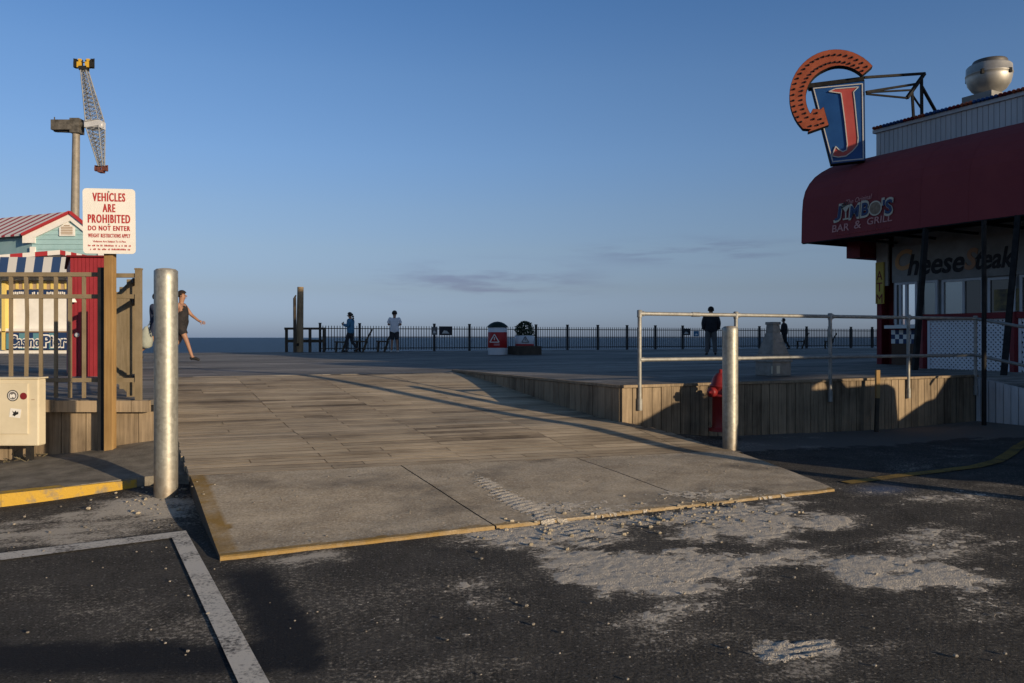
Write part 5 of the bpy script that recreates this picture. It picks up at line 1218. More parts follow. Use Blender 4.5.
# arrow
cx_, cy_ = 836, 97.5
outer, inner = [], []
for k in range(25):
    a = R(lerp(41, 213, k / 24)); ro_ = lerp(47.5, 46, k / 24) * (1 + .02 * math.sin(a)); ri_ = lerp(35.0, 30.5, min(1, k / 10))
    outer.append((cx_ + ro_ * math.cos(a), cy_ - ro_ * math.sin(a))); inner.append((cx_ + ri_ * math.cos(a), cy_ - ri_ * math.sin(a)))
outer += [(803, 128.5), (811.5, 129.0), (808, 132)]; head = [(828.5, 124.8), (823.5, 107), (820.5, 109.5), (813.2, 108.8)]
arr = outer + head + inner[::-1]
mb = MB(); arrp = [jp(u, v, .16) for u, v in arr]; mb.prism(arrp, -JN * .02); am_ = mb.build('arrow', M['orange'], root6)
mb = MB()
for a, b in zip(arrp, arrp[1:] + arrp[:1]): mb.prism([a - JN * .01, b - JN * .01, b - JN * .2, a - JN * .2], (b - a).cross(JN).normalized() * .008)
mb.prism([p - JN * .20 for p in arrp], -JN * .01); mb.build('arrow_side', M['dark_steel'], root6)
mb = MB(); pr_ = jp(0, 0, .17); proto = None
def bulb(u, v):
    global proto
    c = jp(u, v, .161)
    if proto is None:
        m_ = MB(); m_.lathe(root6.location, [(.022, 0), (.024, .012), (.014, .03), (.004, .034)], 8, JN); proto = m_.build('bulb_socket', M['dark_red'] if False else M['dark'], root6); o_ = proto
    else: o_ = proto.copy(); C.objects.link(o_); o_.parent = root6
    o_.location = c - root6.location
for k in range(23):
    a = R(lerp(45, 215, k / 22)); 
    for f_ in (.24, .74): 
        ri_ = lerp(35, 30.5, min(1, k / 9)); r_ = lerp(ri_, 46.6, f_); bulb(cx_ + r_ * math.cos(a), cy_ - r_ * math.sin(a))
for u, v in ((817, 113), (821, 119), (814, 119), (818, 125), (811, 126), (823.5, 123)): bulb(u, v)
# steel frame back to the roof
mb = MB(); yB = 17.0
def fr(u, v, Y): return P(u, v, Y)
e1, e2 = fr(924.5, 73.5, 17.1), fr(907, 98, 16.6)
seg = [(fr(864, 77.5, 16.75), e1, .05), (fr(866, 92, 16.7), fr(916, 84, 16.9), .045), (fr(866, 92.5, 16.72), fr(912, 90, 16.75), .035), (fr(866, 94, 16.7), e2, .035), (e1, e2, .06),
       (fr(921.5, 79, 17.0), fr(921.8, 116, 17.0), .05), (fr(912, 91, 16.75), fr(913.5, 117, 16.75), .045), (fr(922, 87, 17.0), fr(936, 112, 17.35), .05), (fr(913, 96, 16.8), fr(921, 108, 17.0), .03)]
for a, b, w in seg: mb.bar(a, b, w, w)
mb.build('support_frame', M['dark_steel'], root6)

# ------------------------------------------------------------------ ocean-side fence
froot = thing('picket_fence', fence_xy(0), 'long black metal picket fence along the ocean edge of the boardwalk', 'fence')
FD = Vector((1, .45, 0)).normalized(); x = -8.05; dx = 1.53; pt0 = FD * .028
proto_post = None; proto_pan = None; k = 0
while x < 22:
    b = fence_xy(x)
    if proto_post is None:
        mb = MB(); mb.cbox(b + Vector((0, 0, .59)), FD * .045, Vector((-FD.y, FD.x, 0)) * .045, (0, 0, .59)); mb.cbox(b + Vector((0, 0, 1.2)), FD * .055, Vector((-FD.y, FD.x, 0)) * .055, (0, 0, .018)); proto_post = mb.build('fence_post', M['black_metal'], froot); p0 = b
        mb = MB(); L = dx * FD.length / FD.x
        for z in (.14, .62, .98): mb.bar(b + FD * .05 + Vector((0, 0, z)), b + FD * (L - .05) + Vector((0, 0, z)), .03, .036)
        n_ = 14
        for i in range(1, n_): q = b + FD * (L * i / n_); mb.bar(q + Vector((0, 0, .06)), q + Vector((0, 0, 1.10)), .026, .026, (0, 1, 0))
        proto_pan = mb.build('picket_panel', M['black_metal'], froot)
    else:
        for pr_ in (proto_post, proto_pan):
            o = pr_.copy(); C.objects.link(o); o.parent = froot; o.location = b - p0
    x += dx; k += 1
def fence_at(px):
    r = (px - CX) / F; X = 37 * r / (1 - .45 * r); return fence_xy(X)
NB = Vector((FD.y, -FD.x, 0))
for px, w, h, z, lab, m_, m2 in ((434, .28, .35, .72, 'small grey notice board on the ocean fence, left of its darker neighbour', 'cloth_grey', 'pale_line'), (445, .60, .40, .70, 'dark notice board with a pale patch on the ocean fence', 'cloth_dark', 'pale_line'),
                                 (685.5, .46, .34, .72, 'dark notice board on the ocean fence left of the standing man', 'cloth_dark', 'pale_line'), (695.5, .34, .28, .66, 'blue-grey notice board on the ocean fence beside the standing man', 'cloth_blue', 'cloth_white')):
    p = fence_at(px) + NB * .05; r_ = thing('notice_board', p + Vector((0, 0, z)), lab, 'sign', 'notice boards on the ocean fence')
    mb = MB(); mb.obox(p - FD * w / 2 + Vector((0, 0, z)), FD * w, NB * .02, (0, 0, h)); mb.build('board', M[m_], r_)
    mb = MB(); mb.prism([p + NB * .022 + FD * (w * a) + Vector((0, 0, z + h * b)) for a, b in ((-.3, .2), (.3, .2), (.1, .5), (-.12, .55))], NB * .003); mb.build('mark', M[m2], r_)

# timber piling, leaning grey post and rail at the left end of the fence
pp = P(299.5, 352, 32.6); root7 = thing('timber_pile', (pp.x, pp.y, DECK), 'thick round timber pile with a sunlit top at the end of the ocean fence', 'pile')
mb = MB(); mb.tube((pp.x, pp.y, DECK - .3), (pp.x + .04, pp.y, P(300, 287, 32.6).z), .15, .125, 14, tone=.5); mb.build('trunk', M['pile_wood'], root7)
mb = MB(); mb.tube((pp.x - .03, pp.y, .9), (pp.x - .03, pp.y, 1.02), .155, n=14); mb.build('band', M['dark_steel'], root7)
p = P(295, 352, 32.2); mb = MB(); mb.tube((p.x, p.y, DECK), P(294.6, 298, 32.2), .07, .06, 10, tone=.3); mb.tube(P(294.6, 298, 32.2), P(296, 295, 32.2), .05, .02, 8, tone=.3)
tag(mb.build('grey_post', M['bench_wood']), 'thinner grey post leaning beside the timber pile', 'post')
root8 = thing('timber_railing', P(305, 352, 32.9), 'low weathered timber railing with a flat top rail behind the timber pile', 'railing')
mb = MB(); mb.bar(P(284.5, 328.6, 32.5), P(325.5, 328.6, 33.2), .16, .09); mb.build('top_rail', M['bench_wood'], root8)
mb = MB(); mb.bar(P(285, 341, 32.5), P(325, 341, 33.2), .05, .12); mb.build('lower_rail', M['bench_wood'], root8)
for u in (286.5, 310, 324): p = P(u, 352, 32.7); mb = MB(); mb.bar((p.x, p.y, DECK), (p.x, p.y, P(u, 329, 32.7).z), .1, .1, (0, 1, 0)); mb.build('post', M['bench_wood'], root8)

# benches seen end-on along the fence
def bench(px, y, lab, k=1.0, mir=1):
    p = P(px, 352, y); p.z = DECK; r_ = thing('park_bench', p, lab, 'bench', 'wooden benches by the ocean fence')
    L = 1.5; ax = Vector(((px - CX) / F + .02, 1, 0)).normalized(); sx_ = Vector((ax.y, -ax.x, 0)) * mir
    def q(x, z, t): return p + sx_ * x * k + ax * t + Vector((0, 0, z * k))
    mb = MB(); mb.prism([q(-.28, .42, 0), q(.18, .40, 0), q(.18, .45, 0), q(-.28, .47, 0)], ax * L); mb.build('seat', M['bench_wood'], r_)
    mb = MB(); mb.prism([q(.14, .47, .02), q(.40, .95, .02), q(.45, .93, .02), q(.20, .44, .02)], ax * (L - .04)); mb.build('backrest', M['bench_wood'], r_)
    for t in (.1, L - .16):
        mb = MB(); mb.prism([q(-.26, 0, t), q(-.19, 0, t), q(-.16, .42, t), q(-.23, .42, t)], ax * .06); mb.build('leg', M['bench_wood'], r_)
        mb = MB(); mb.prism([q(.0, 0, t), q(.08, 0, t), q(.24, .44, t), q(.15, .44, t)], ax * .06); mb.build('leg', M['bench_wood'], r_)
bench(341, 32.0, 'dark wooden bench seen end-on, left of the woman in the blue jacket', .95)
bench(361.5, 32.3, 'dark wooden bench seen end-on between the woman in blue and the man in white')
bench(383, 32.6, 'dark wooden bench seen end-on just left of the man in the white shirt')
bench(801, 42.0, 'dark wooden bench seen end-on near the walking person beyond the pedestal', .9)
bench(829, 42.5, 'dark wooden bench seen end-on by the fence, nearest to the diner corner', .9)

# litter bin and planter
bp = P(497.5, 355.5, 27.8); bp.z = DECK; root9 = thing('litter_bin', bp, 'round white litter bin with red band and dark domed lid', 'bin')
rb = .325
mb = MB(); mb.lathe(bp, [(rb, 0), (rb + .01, .02), (rb + .01, .93), (rb, .95)], 28); mb.build('barrel', M['bin_white'], root9)
mb = MB(); mb.lathe(bp, [(rb + .011, .24), (rb + .016, .245), (rb + .016, .78), (rb + .011, .785)], 28); bd = mb.build('band', M['bin_red'], root9)
mb = MB(); mb.lathe(bp, [(rb + .03, .95), (rb + .04, .97), (rb + .02, 1.01), (rb * .75, 1.09), (rb * .4, 1.14), (.01, 1.16)], 28); mb.build('lid', M['dark_green'], root9)
def tri_mark(parent, c, r, m):
    mb = MB(); tri = [(0, .17), (.16, -.1), (-.16, -.1)]
    nrm = Vector((-.03, -1, 0)).normalized(); ex = Vector((1, -.03, 0))
    for (a, b) in zip(tri, tri[1:] + tri[:1]):
        A_ = c + ex * a[0] * r + Vector((0, 0, a[1] * r)); B_ = c + ex * b[0] * r + Vector((0, 0, b[1] * r)); mb.bar(A_, B_, .03, .03 * r)
    mb.cbox(c + Vector((0, 0, .02 * r)), ex * .015 * r, nrm * .01, (0, 0, .05 * r)); mb.build('emblem', m, parent)
tri_mark(bd, bp + Vector((-.1, -.335, .54)), 1.0, M['sign_white'])
mb = MB(); mb.obox(bp + Vector((-.12, -.345, .32)), (.2, 0, 0), (0, -.005, 0), (0, 0, .07)); mb.build('label_strip', mat('faded label', (.5, .2, .2), rough=.6), bd)
pp = P(524.5, 355.5, 27.9); pp.z = DECK; root10 = thing('planter', pp, 'white drum planter on a timber box with a dark clipped shrub', 'planter')
mb = MB(); mb.cbox(pp + Vector((0, 0, .15)), FD * .47, NB * .4, (0, 0, .15)); mb.build('timber_box', M['bench_wood'], root10)
mb = MB(); mb.lathe(pp, [(.31, .30), (.33, .31), (.33, .66), (.31, .67)], 26); dr = mb.build('drum', M['bin_white'], root10)
mb = MB(); mb.lathe(pp, [(.332, .31), (.336, .315), (.336, .37), (.332, .375)], 26); mb.build('drum_band', M['bin_red'], dr)
tri_mark(dr, pp + Vector((.02, -.34, .51)), .75, M['cloth_grey'])
random.seed(31); mb = MB()
for _ in range(900):
    th_ = random.uniform(0, 2 * math.pi); zz = random.uniform(0, 1); rr = (.33 if zz < .45 else .33 * math.sqrt(max(0, 1 - ((zz - .45) / .55) ** 2))) * random.uniform(.55, 1.08) * (.95 + .12 * math.sin(th_ * 3 + zz * 9))
    c = pp + Vector((rr * math.cos(th_), rr * math.sin(th_), .64 + zz * .52)); d = Vector((random.gauss(0, 1), random.gauss(0, 1), random.gauss(0, 1))).normalized(); e = d.orthogonal().normalized(); l = random.uniform(.03, .06)
    mb.quad(c - d * l, c + e * l * .5, c + d * l, c - e * l * .5)
mb.build('shrub', M['leaf'], root10)

# ------------------------------------------------------------------ people
def skin_mesh(pts, edges, rad, root, sub=1):
    me = bpy.data.meshes.new('s'); me.from_pydata([tuple(p) for p in pts], edges, []); me.update()
    o = bpy.data.objects.new('s', me); C.objects.link(o)
    md = o.modifiers.new('skin', 'SKIN'); md.use_smooth_shade = True
    if not me.skin_vertices: me.skin_vertices.new()
    for i, r in enumerate(rad):
        me.skin_vertices[0].data[i].radius = (r, r) if not isinstance(r, tuple) else r; me.skin_vertices[0].data[i].use_root = (i == root)
    if sub: sb = o.modifiers.new('sub', 'SUBSURF'); sb.levels = sub; sb.render_levels = sub
    dg = bpy.context.evaluated_depsgraph_get(); dg.update(); out = bpy.data.meshes.new_from_object(o.evaluated_get(dg)); bpy.data.objects.remove(o); return out
BASE = dict(pelvis=(0, 0, .95), spine=(0, 0, 1.12), chest=(0, .0, 1.30), collar=(0, -.005, 1.405), neck=(0, -.005, 1.47), skull=(0, .01, 1.56), head=(0, .025, 1.64), crown=(0, .01, 1.70),
            shL=(-.18, -.01, 1.40), elL=(-.23, -.03, 1.13), wrL=(-.23, .03, .90), haL=(-.225, .05, .82), shR=(.18, -.01, 1.40), elR=(.23, -.03, 1.13), wrR=(.23, .03, .90), haR=(.225, .05, .82),
            hiL=(-.095, 0, .90), knL=(-.10, .02, .50), anL=(-.10, -.02, .08), toL=(-.11, .14, .035), hiR=(.095, 0, .90), knR=(.10, .02, .50), anR=(.10, -.02, .08), toR=(.11, .14, .035))
RAD = dict(th=.078, pelvis=.135, spine=.12, chest=.14, collar=.072, neck=.055, skull=.075, head=.092, crown=.06, sh=.07, el=.043, wr=.03, ha=.036, hi=.095, kn=.058, an=.038, to=.034)
EDG = [('pelvis', 'spine'), ('spine', 'chest'), ('chest', 'collar'), ('collar', 'neck'), ('neck', 'skull'), ('skull', 'head'), ('head', 'crown')] + [e for s in 'LR' for e in (('chest', 'sh' + s), ('sh' + s, 'el' + s), ('el' + s, 'wr' + s), ('wr' + s, 'ha' + s), ('pelvis', 'hi' + s), ('hi' + s, 'th' + s), ('th' + s, 'kn' + s), ('kn' + s, 'an' + s), ('an' + s, 'to' + s))]
def rad(k): return RAD.get(k, RAD.get(k[:2], .05))
def person(loc, heading, label, pose, clothes, hair='short', hgt=1.75, build=1.0, group=None, shoe='shoe'):
    """heading: direction faced (radians, 0 = +y, positive = towards -x); clothes: list of (name, joint chains, radius gain, material)"""
    J = dict(BASE); J.update(pose); k = hgt / 1.75
    for s in 'LR': J['th' + s] = tuple(a * .48 + b * .52 for a, b in zip(J['hi' + s], J['kn' + s]))
    J = {n: Vector(p) * k for n, p in J.items()}
    rootp = thing('person', loc, label, 'person', group)
    rot = Matrix.Rotation(heading, 3, 'Z')
    def place(me, name, m, smooth=True, extra=None):
        for v in me.vertices: v.co = rot @ v.co
        me.materials.append(m); me.name = name
        for p in me.polygons: p.use_smooth = smooth
        o = bpy.data.objects.new(name, me); C.objects.link(o); o.parent = rootp; return o
    names = list(J); idx = {n: i for i, n in enumerate(names)}
    me = skin_mesh([J[n] for n in names], [(idx[a], idx[b]) for a, b in EDG], [rad(n) * k * (build if n in ('pelvis', 'spine', 'chest') else 1) for n in names], idx['pelvis'], 2)
    src = me.copy()
    # fingers, nose and ears join the same surface object
    bm = bmesh.new(); bm.from_mesh(me)
    def cone(a, b, r1, r2):
        d = b - a; q = d.to_track_quat('Z', 'Y').to_matrix().to_4x4(); q.translation = (a + b) / 2
        bmesh.ops.create_cone(bm, cap_ends=True, segments=6, radius1=r1, radius2=r2, depth=d.length, matrix=q)
    for s in 'LR':
        w, h = J['wr' + s], J['ha' + s]; d = (h - w).normalized(); side = d.cross(Vector((1, 0, 0)) if abs(d.x) < .8 else Vector((0, 0, 1))).normalized(); pn = d.cross(side)
        for i, l in enumerate((.075, .085, .08, .062)):
            b0 = h + side * (.03 - .02 * i) * k + d * .015; m_ = b0 + d * l * .55 + pn * .006; cone(b0, m_, .009, .008); cone(m_, m_ + d * l * .4 + pn * .02, .008, .006)
        b0 = h + side * .032 * k - d * .02; cone(b0, b0 + (d * .7 + side * .7) * .055, .010, .008)
    hd = J['head']; fw_ = Vector((0, 1, 0))
    cone(hd + Vector((0, .082, .0)) * k, hd + Vector((0, .112, -.028)) * k, .006, .014)
    for sx_ in (-1, 1):
        cone(hd + Vector((.082 * sx_, 0, -.02)) * k, hd + Vector((.10 * sx_, -.01, .0)) * k, .022, .026)
        bmesh.ops.create_uvsphere(bm, u_segments=8, v_segments=6, radius=.012, matrix=Matrix.Translation(hd + Vector((.032 * sx_, .083, .004)) * k))
    cone(hd + Vector((-.025, .083, -.058)) * k, hd + Vector((.025, .083, -.058)) * k, .007, .007)
    bm.to_mesh(me); bm.free(); place(me, 'body', M['skin'])
    segs = [(e, J[e[0]], J[e[1]]) for e in EDG]
    def nearest(co):
        best = None
        for e, p, q in segs:
            d = q - p; t = max(0, min(1, (co - p).dot(d) / max(d.length_squared, 1e-9))); dist = (co - p - d * t).length - .5 * ((1 - t) * rad(e[0]) + t * rad(e[1])) * k
            if best is None or dist < best[0]: best = (dist, e, t)
        return best
    own = [nearest(v.co) for v in src.vertices]
    for cname, es, gain, cm in clothes:
        bm = bmesh.new(); bm.from_mesh(src); bm.normal_update(); bm.verts.ensure_lookup_table()
        keep = lambda i: any(own[i][1] == e and t0 - 1e-6 <= own[i][2] <= t1 + 1e-6 for e, t0, t1 in es)
        drop = [f for f in bm.faces if sum(keep(v.index) for v in f.verts) < (len(f.verts) + 1) // 2]
        offs = [v.co + v.normal * gain * k for v in bm.verts]
        for v, c_ in zip(bm.verts, offs): v.co = c_
        bmesh.ops.delete(bm, geom=drop, context='FACES')
        left = set(bm.verts); comps = []
        while left:                       # keep the one connected garment
            st = [left.pop()]; comp = [st[0]]
            while st:
                for e_ in st.pop().link_edges:
                    for w_ in e_.verts:
                        if w_ in left: left.discard(w_); st.append(w_); comp.append(w_)
            comps.append(comp)
        comps.sort(key=len)
        for comp in comps[:-1]: bmesh.ops.delete(bm, geom=comp, context='VERTS')
        gm_ = bpy.data.meshes.new(cname); bm.to_mesh(gm_); bm.free(); place(gm_, cname, cm)
    bpy.data.meshes.remove(src)
    for s in 'LR':
        a, t = J['an' + s], J['to' + s]; hl = a + (a - t) * Vector((1, 1, 0)).length * 0 + Vector((0, -.05, -.03)) * k
        d = (t - a); d.z = 0; d.normalize(); lowz = -.035
        pts = [a + Vector((0, 0, -.01)), a - d * .05 + Vector((0, 0, -.045)) * k, t + d * .03 + Vector((0, 0, -.002))]
        place(skin_mesh(pts, [(0, 1), (0, 2)], [.045 * k, .036 * k, .038 * k], 0, 1), 'shoe', M[shoe])
    bm = bmesh.new(); bmesh.ops.create_uvsphere(bm, u_segments=16, v_segments=10, radius=.112 * k, matrix=Matrix.Translation(hd + Vector((0, -.016, .03)) * k))
    cut = [v for v in bm.verts if (v.co - hd).y > .05 * k and (v.co - hd).z < .055 * k or (v.co - hd).z < -.045 * k]
    bmesh.ops.delete(bm, geom=cut, context='VERTS')
    if hair == 'tail':
        c0 = hd + Vector((0, -.10, .03)) * k
        for i, (dy, dz, r) in enumerate(((-.03, 0, .04), (-.06, -.08, .045), (-.07, -.16, .04), (-.06, -.24, .025))): bmesh.ops.create_uvsphere(bm, u_segments=10, v_segments=8, radius=r, matrix=Matrix.Translation(c0 + Vector((0, dy, dz))))
    if hair == 'bun': bmesh.ops.create_uvsphere(bm, u_segments=10, v_segments=8, radius=.05, matrix=Matrix.Translation(hd + Vector((0, -.10, .05))))
    hm = bpy.data.meshes.new('hair'); bm.to_mesh(hm); bm.free(); place(hm, 'hair', M['hair_dark'])
    return rootp, rot, J
def both(*es): return [((a + s_, b + s_) if a not in ('chest', 'pelvis') else (a, b + s_), t0, t1) for a, b, t0, t1 in es for s_ in 'LR']
TORSO = [(('pelvis', 'spine'), 0, 1), (('spine', 'chest'), 0, 1), (('chest', 'collar'), 0, .9)] + both(('chest', 'sh', 0, 1))
VEST = [(('pelvis', 'spine'), 0, 1), (('spine', 'chest'), 0, 1), (('chest', 'collar'), 0, .55)] + both(('chest', 'sh', 0, .62))
SLEEVES = both(('sh', 'el', 0, .6)); LONG = both(('sh', 'el', 0, 1), ('el', 'wr', 0, .9))
HIPS = [(('pelvis', 'spine'), 0, .35)] + both(('pelvis', 'hi', 0, 1)); SHORTS = HIPS + both(('hi', 'th', 0, 1)); LONG_SHORTS = SHORTS + both(('th', 'kn', 0, .7)); TROU = SHORTS + both(('th', 'kn', 0, 1), ('kn', 'an', 0, .92)); HOOD = [(('chest', 'collar'), 0, 1), (('collar', 'neck'), 0, 1)]
def deck_pt(px, py, y): p = P(px, py, y); p.z = DECK; return p
# woman striding right, black vest and shorts
walkR = dict(hiL=(-.09, 0, .90), knL=(-.09, .16, .53), anL=(-.09, -.02, .10) if False else (-.085, .30, .12), toL=(-.085, .46, .05), hiR=(.09, 0, .90), knR=(.09, -.10, .50), anR=(.09, -.42, .22), toR=(.10, -.34, .07),
             elL=(-.24, -.16, 1.17), wrL=(-.22, -.24, .95), haL=(-.21, -.24, .86), elR=(.25, .14, 1.17), wrR=(.22, .34, 1.02), haR=(.21, .42, .99))
walkL = dict(walkR); 
mirror = {k: (-v[0], v[1], v[2]) for k, v in walkR.items()}
walkM = {(k[:2] + ('R' if k[2] == 'L' else 'L')): mirror[k] for k in mirror}
person(deck_pt(181.5, 362, 19.6), R(-90), 'woman in a black vest and black shorts striding right past the tall bollard', walkM,
       [('vest', VEST, .018, M['cloth_black']), ('shorts', SHORTS, .03, M['cloth_black'])], 'bun', 1.74, 1.25)
rp, rot, J = person(deck_pt(156.5, 361, 20.3), R(-90), 'walker in a dark navy top with a white bag, mostly hidden by the tall bollard', walkR,
       [('top', TORSO + SLEEVES, .02, M['cloth_navy']), ('shorts', SHORTS, .03, M['cloth_navy'])], 'short', 1.72, 1.1)
bgp = deck_pt(146.3, 351, 20.1); bgp.z = 1.28
rb_ = thing('cloth_bag', (bgp.x, bgp.y, 1.0), 'white cloth bag carried by the walker hidden behind the tall bollard', 'bag')
mb = MB(); mb.lathe((bgp.x, bgp.y, .98), [(.06, 0), (.14, .05), (.16, .2), (.13, .38), (.07, .5), (.03, .55)], 14); mb.build('sack', M['bag_white'], rb_)
mb = MB(); mb.tube((bgp.x, bgp.y, 1.5), (bgp.x + .1, bgp.y, 1.62), .012, n=6); mb.build('strap', M['bag_white'], rb_)
# woman in blue jacket with phone, walking left
phone = dict(elR=(.22, .05, 1.15), wrR=(.10, .26, 1.22), haR=(.06, .33, 1.25), elL=(-.22, .03, 1.15), wrL=(-.10, .25, 1.20), haL=(-.05, .32, 1.24),
             knL=(-.09, .14, .52), anL=(-.09, .14, .10), toL=(-.09, .29, .04), knR=(.09, -.02, .50), anR=(.09, -.28, .16), toR=(.10, -.14, .05), head=(0, .05, 1.63), skull=(0, .02, 1.56), crown=(0, .035, 1.69))
rp, rot, J = person(deck_pt(350.5, 351.6, 31.8), R(78), 'woman in a blue jacket walking left while looking at her phone', phone, [('jacket', TORSO + HIPS + LONG, .03, M['cloth_blue']), ('trousers', TROU, .016, M['cloth_dark'])], 'tail', 1.60, 1.05)
hp = rp.location + rot @ (J['haR'] * .5 + J['haL'] * .5 + Vector((0, .03, .02))); r_ = thing('phone', hp, 'dark phone held up by the woman in the blue jacket', 'phone')
mb = MB(); mb.cbox(hp, rot @ Vector((.037, 0, 0)), rot @ Vector((0, .004, .002)), rot @ Vector((0, -.03, .07))); mb.build('case', M['black_metal'], r_, bevel=.002); mb = MB(); mb.cbox(hp - rot @ Vector((0, .006, .002)), rot @ Vector((.033, 0, 0)), rot @ Vector((0, .0008, .0)), rot @ Vector((0, -.027, .063))); mb.build('screen', M['glass'], r_)
# man with white shirt, arms folded, seen from behind
fold = dict(elL=(-.27, .04, 1.16), wrL=(-.08, .21, 1.20), haL=(.02, .23, 1.21), elR=(.27, .04, 1.16), wrR=(.08, .20, 1.16), haR=(-.02, .24, 1.17), anL=(-.13, -.02, .08), toL=(-.15, .14, .035), anR=(.13, -.02, .08), toR=(.15, .14, .035))
person(deck_pt(394.5, 352.2, 32.2), R(4), 'man in a white shirt and dark shorts standing with folded arms, back turned', fold, [('shirt', TORSO + HIPS + SLEEVES, .034, M['cloth_white']), ('shorts', LONG_SHORTS, .03, M['cloth_dark'])], 'short', 1.67, 1.15, shoe='shoe_white')
# man in dark jacket, hands in pockets
pock = dict(elL=(-.26, -.03, 1.15), wrL=(-.23, .06, .95), haL=(-.20, .09, .90), elR=(.26, -.03, 1.15), wrR=(.24, .06, .96), haR=(.21, .09, .91), anL=(-.15, -.02, .08), toL=(-.17, .14, .035), anR=(.15, -.02, .08), toR=(.18, .13, .035), knL=(-.13, .02, .5), knR=(.13, .02, .5))
person(deck_pt(711, 355.6, 27.0), R(-8), 'man in a dark jacket and grey trousers standing behind the pipe railing, back turned', pock, [('jacket', TORSO + HIPS + LONG, .055, M['cloth_dark']), ('trousers', TROU, .035, M['cloth_grey'])], 'short', 1.63, 1.36)
# dark figure beyond the pedestal
lean = dict(BASE); lean = {k: (v[0], v[1] + .06 * max(0, v[2] - .9), v[2]) for k, v in BASE.items()}
lean.update(elL=(-.2, .0, 1.14), wrL=(-.12, .2, 1.05), haL=(-.08, .26, 1.06), elR=(.2, .0, 1.14), wrR=(.12, .2, 1.02), haR=(.08, .27, 1.02), anL=(-.09, .12, .08), toL=(-.09, .27, .035), anR=(.09, -.24, .12), toR=(.09, -.1, .04), knR=(.09, -.05, .48))
person(deck_pt(784.5, 349.5, 39.5), R(60), 'person in dark hooded clothes by the ocean fence just right of the pedestal', lean, [('coat', TORSO + HIPS + HOOD + LONG, .055, M['cloth_black']), ('trousers', TROU, .02, M['cloth_black'])], 'short', 1.54, 1.3)

# ------------------------------------------------------------------ outside the picture: pickup and post behind the long shadows, plus added shade blockers
LOW = [(-1.60, .45), (-1.64, .75), (-1.60, 1.14), (-1.4, 1.22), (-1.0, 1.27), (.9, 1.30), (2.2, 1.34), (2.36, 1.28), (2.42, .8), (2.38, .45)]
RF = [(-.35, 1.66), (0.0, 1.76), (.9, 1.77), (1.25, 1.68), (1.25, 1.52), (-.35, 1.50)]
PIL = ((-1.05, -.33, .07), (.35, .32, .25), (1.35, 1.15, .3))
def car(name, origin, ax, label, cat, low=LOW, rf=RF, pil=PIL, belt=1.26, top_=1.53, wheels=(-.85, 1.45), paint='car_paint'):
    ax = Vector(ax).normalized(); lat = Zv.cross(ax); origin = Vector(origin)
    def c(a, b, z): return origin + ax * a + lat * b + Zv * z
    r_ = thing(name, origin, label, cat)
    hwid = .88; mb = MB(); mb.prism([c(a, -hwid, z) for a, z in low], lat * (2 * hwid)); mb.build('body', M[paint], r_, bevel=.06)
    mb = MB(); mb.prism([c(a, -.66, z) for a, z in rf], lat * 1.32); mb.build('roof', M[paint], r_, bevel=.03)
    for sgn in (-1, 1):
        mb = MB()
        for a0, a1, w in pil: mb.hexa([c(a0 - w / 2, sgn * .80, belt), c(a0 + w / 2, sgn * .80, belt), c(a0 + w / 2, sgn * .74, belt), c(a0 - w / 2, sgn * .74, belt), c(a1 - w / 2, sgn * .66, top_), c(a1 + w / 2, sgn * .66, top_), c(a1 + w / 2, sgn * .60, top_), c(a1 - w / 2, sgn * .60, top_)])
        mb.build('pillar', M[paint], r_)
        mb = MB(); mb.prism([c(1.0 if a < 0 else .2, sgn * .88, .95 + .04 * a * 0) for a in ()] or [c(.05, sgn * .885, 1.05), c(.22, sgn * .885, 1.05), c(.22, sgn * .885, 1.09), c(.05, sgn * .885, 1.09)], lat * .02 * sgn); mb.build('door_handle', M['alu'], r_)
    for a in wheels:
        for sgn in (-1, 1):
            mb = MB(); mb.lathe(c(a, sgn * .80, .33), [(.24, -.1), (.33, -.1), (.34, 0), (.33, .1), (.24, .1)], 24, lat); wh = mb.build('wheel', M['rubber'], r_); mb = MB(); mb.lathe(c(a, sgn * .80, .33), [(.22, -.08), (.23, .0), (.22, .08)], 18, lat); mb.build('rim', M['alu'], wh)
    return r_
car('pickup_truck', W(8.72, -1.95), U, 'silver pickup truck parked beside the lot, just outside the picture on the right', 'truck')
VLOW = [(-2.2, .4), (-2.25, .8), (-2.1, 1.05), (-1.4, 1.18), (-.7, 1.95), (2.3, 2.0), (2.35, .4)]
car('added_van', W(13.75, -1.95), U, 'dark boxy vehicle, unseen on the right, added to shade the timber wall', 'added_van', VLOW, [(-.6, 1.96), (-.5, 2.02), (2.2, 2.06), (2.28, 2.0)], (), paint='cloth_dark')  # unseen vehicle added to shade the right end of the timber wall
pb = W(6.95, -3.75, 0); mb = MB(); mb.tube((pb.x, pb.y, -.1), (pb.x, pb.y, 3.5), .10, .085, 12, tone=.5)
tag(mb.build('wooden_post', M['post_wood']), 'short wooden post at the edge of the lot, outside the picture on the right', 'post')
pv = Vector((.669, .743, 0)); sv = Vector((.743, -.669, 0))
def qr(q, r, z=0): return pv * q + sv * r + Vector((0, 0, z))
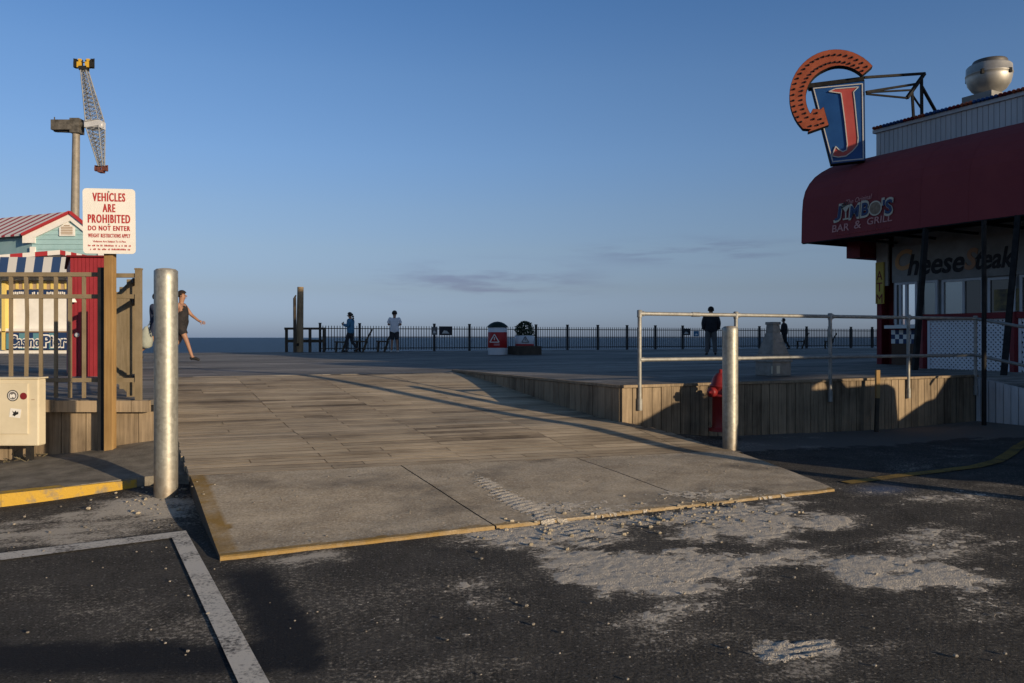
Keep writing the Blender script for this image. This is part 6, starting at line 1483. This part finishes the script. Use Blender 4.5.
SLOW = [(-2.15, .42), (-2.2, .75), (-2.05, .98), (-1.2, 1.08), (2.1, 1.12), (2.2, .8), (2.15, .42)]
car('added_car', qr(8.78, 5.6), -sv, 'grey estate car, unseen on the right, added to shade the timber wall', 'car', SLOW, [(-.5, 1.60), (-.2, 1.69), (1.7, 1.70), (2.0, 1.62), (2.0, 1.5), (-.5, 1.5)], ((-1.15, -.45, .07), (.5, .5, .1), (2.05, 1.95, .2)), 1.06, 1.54, (-1.35, 1.35))  # unseen car added to shade the foot of the timber wall
nbk = thing('added_block', qr(25, 11), 'beige notched block, unseen on the right, added to shade the pile and deck', 'building')
def qbox(mb, q0, q1, r0, r1, z0, z1): mb.hexa([qr(q0, r0, z0), qr(q0, r1, z0), qr(q1, r1, z0), qr(q1, r0, z0), qr(q0, r0, z1), qr(q0, r1, z1), qr(q1, r1, z1), qr(q1, r0, z1)])
mb = MB(); qbox(mb, 18.2, 19.55, 9, 15, 0, 9.0); qbox(mb, 19.555, 20.695, 9, 15, 0, 6.6); qbox(mb, 20.7, 60, 9, 15, 0, 9.0); mb.build('wall', M['stucco'], nbk)  # added block: tall parts shade pile and deck, notch keeps the fan sunlit
mb = MB(); qbox(mb, 18.1, 19.55, 8.9, 15.1, 9.003, 9.3); qbox(mb, 20.7, 60.1, 8.9, 15.1, 9.003, 9.3); mb.build('roof', M['dark_red'], nbk)

cpy = thing('added_canopy', qr(13.6, 9), 'flat roof slab on posts, unseen, added to shade the railing and deck', 'added_canopy')
mb = MB(); mb.hexa([qr(10.4, 8.4, 3.0), qr(10.4, 9.6, 3.0), qr(16.6, 9.6, 3.0), qr(16.6, 8.4, 3.0), qr(10.4, 8.4, 4.6), qr(10.4, 9.6, 4.6), qr(16.6, 9.6, 4.6), qr(16.6, 8.4, 4.6)]); mb.build('roof', M['stucco'], cpy)  # unseen slab added so its shadow covers the upper railing and deck
for q_ in (10.6, 16.4):
    mb = MB(); c = qr(q_, 9.0); mb.tube((c.x, c.y, -.1), (c.x, c.y, 3.05), .06, n=12); mb.build('post', M['dark_steel'], cpy)
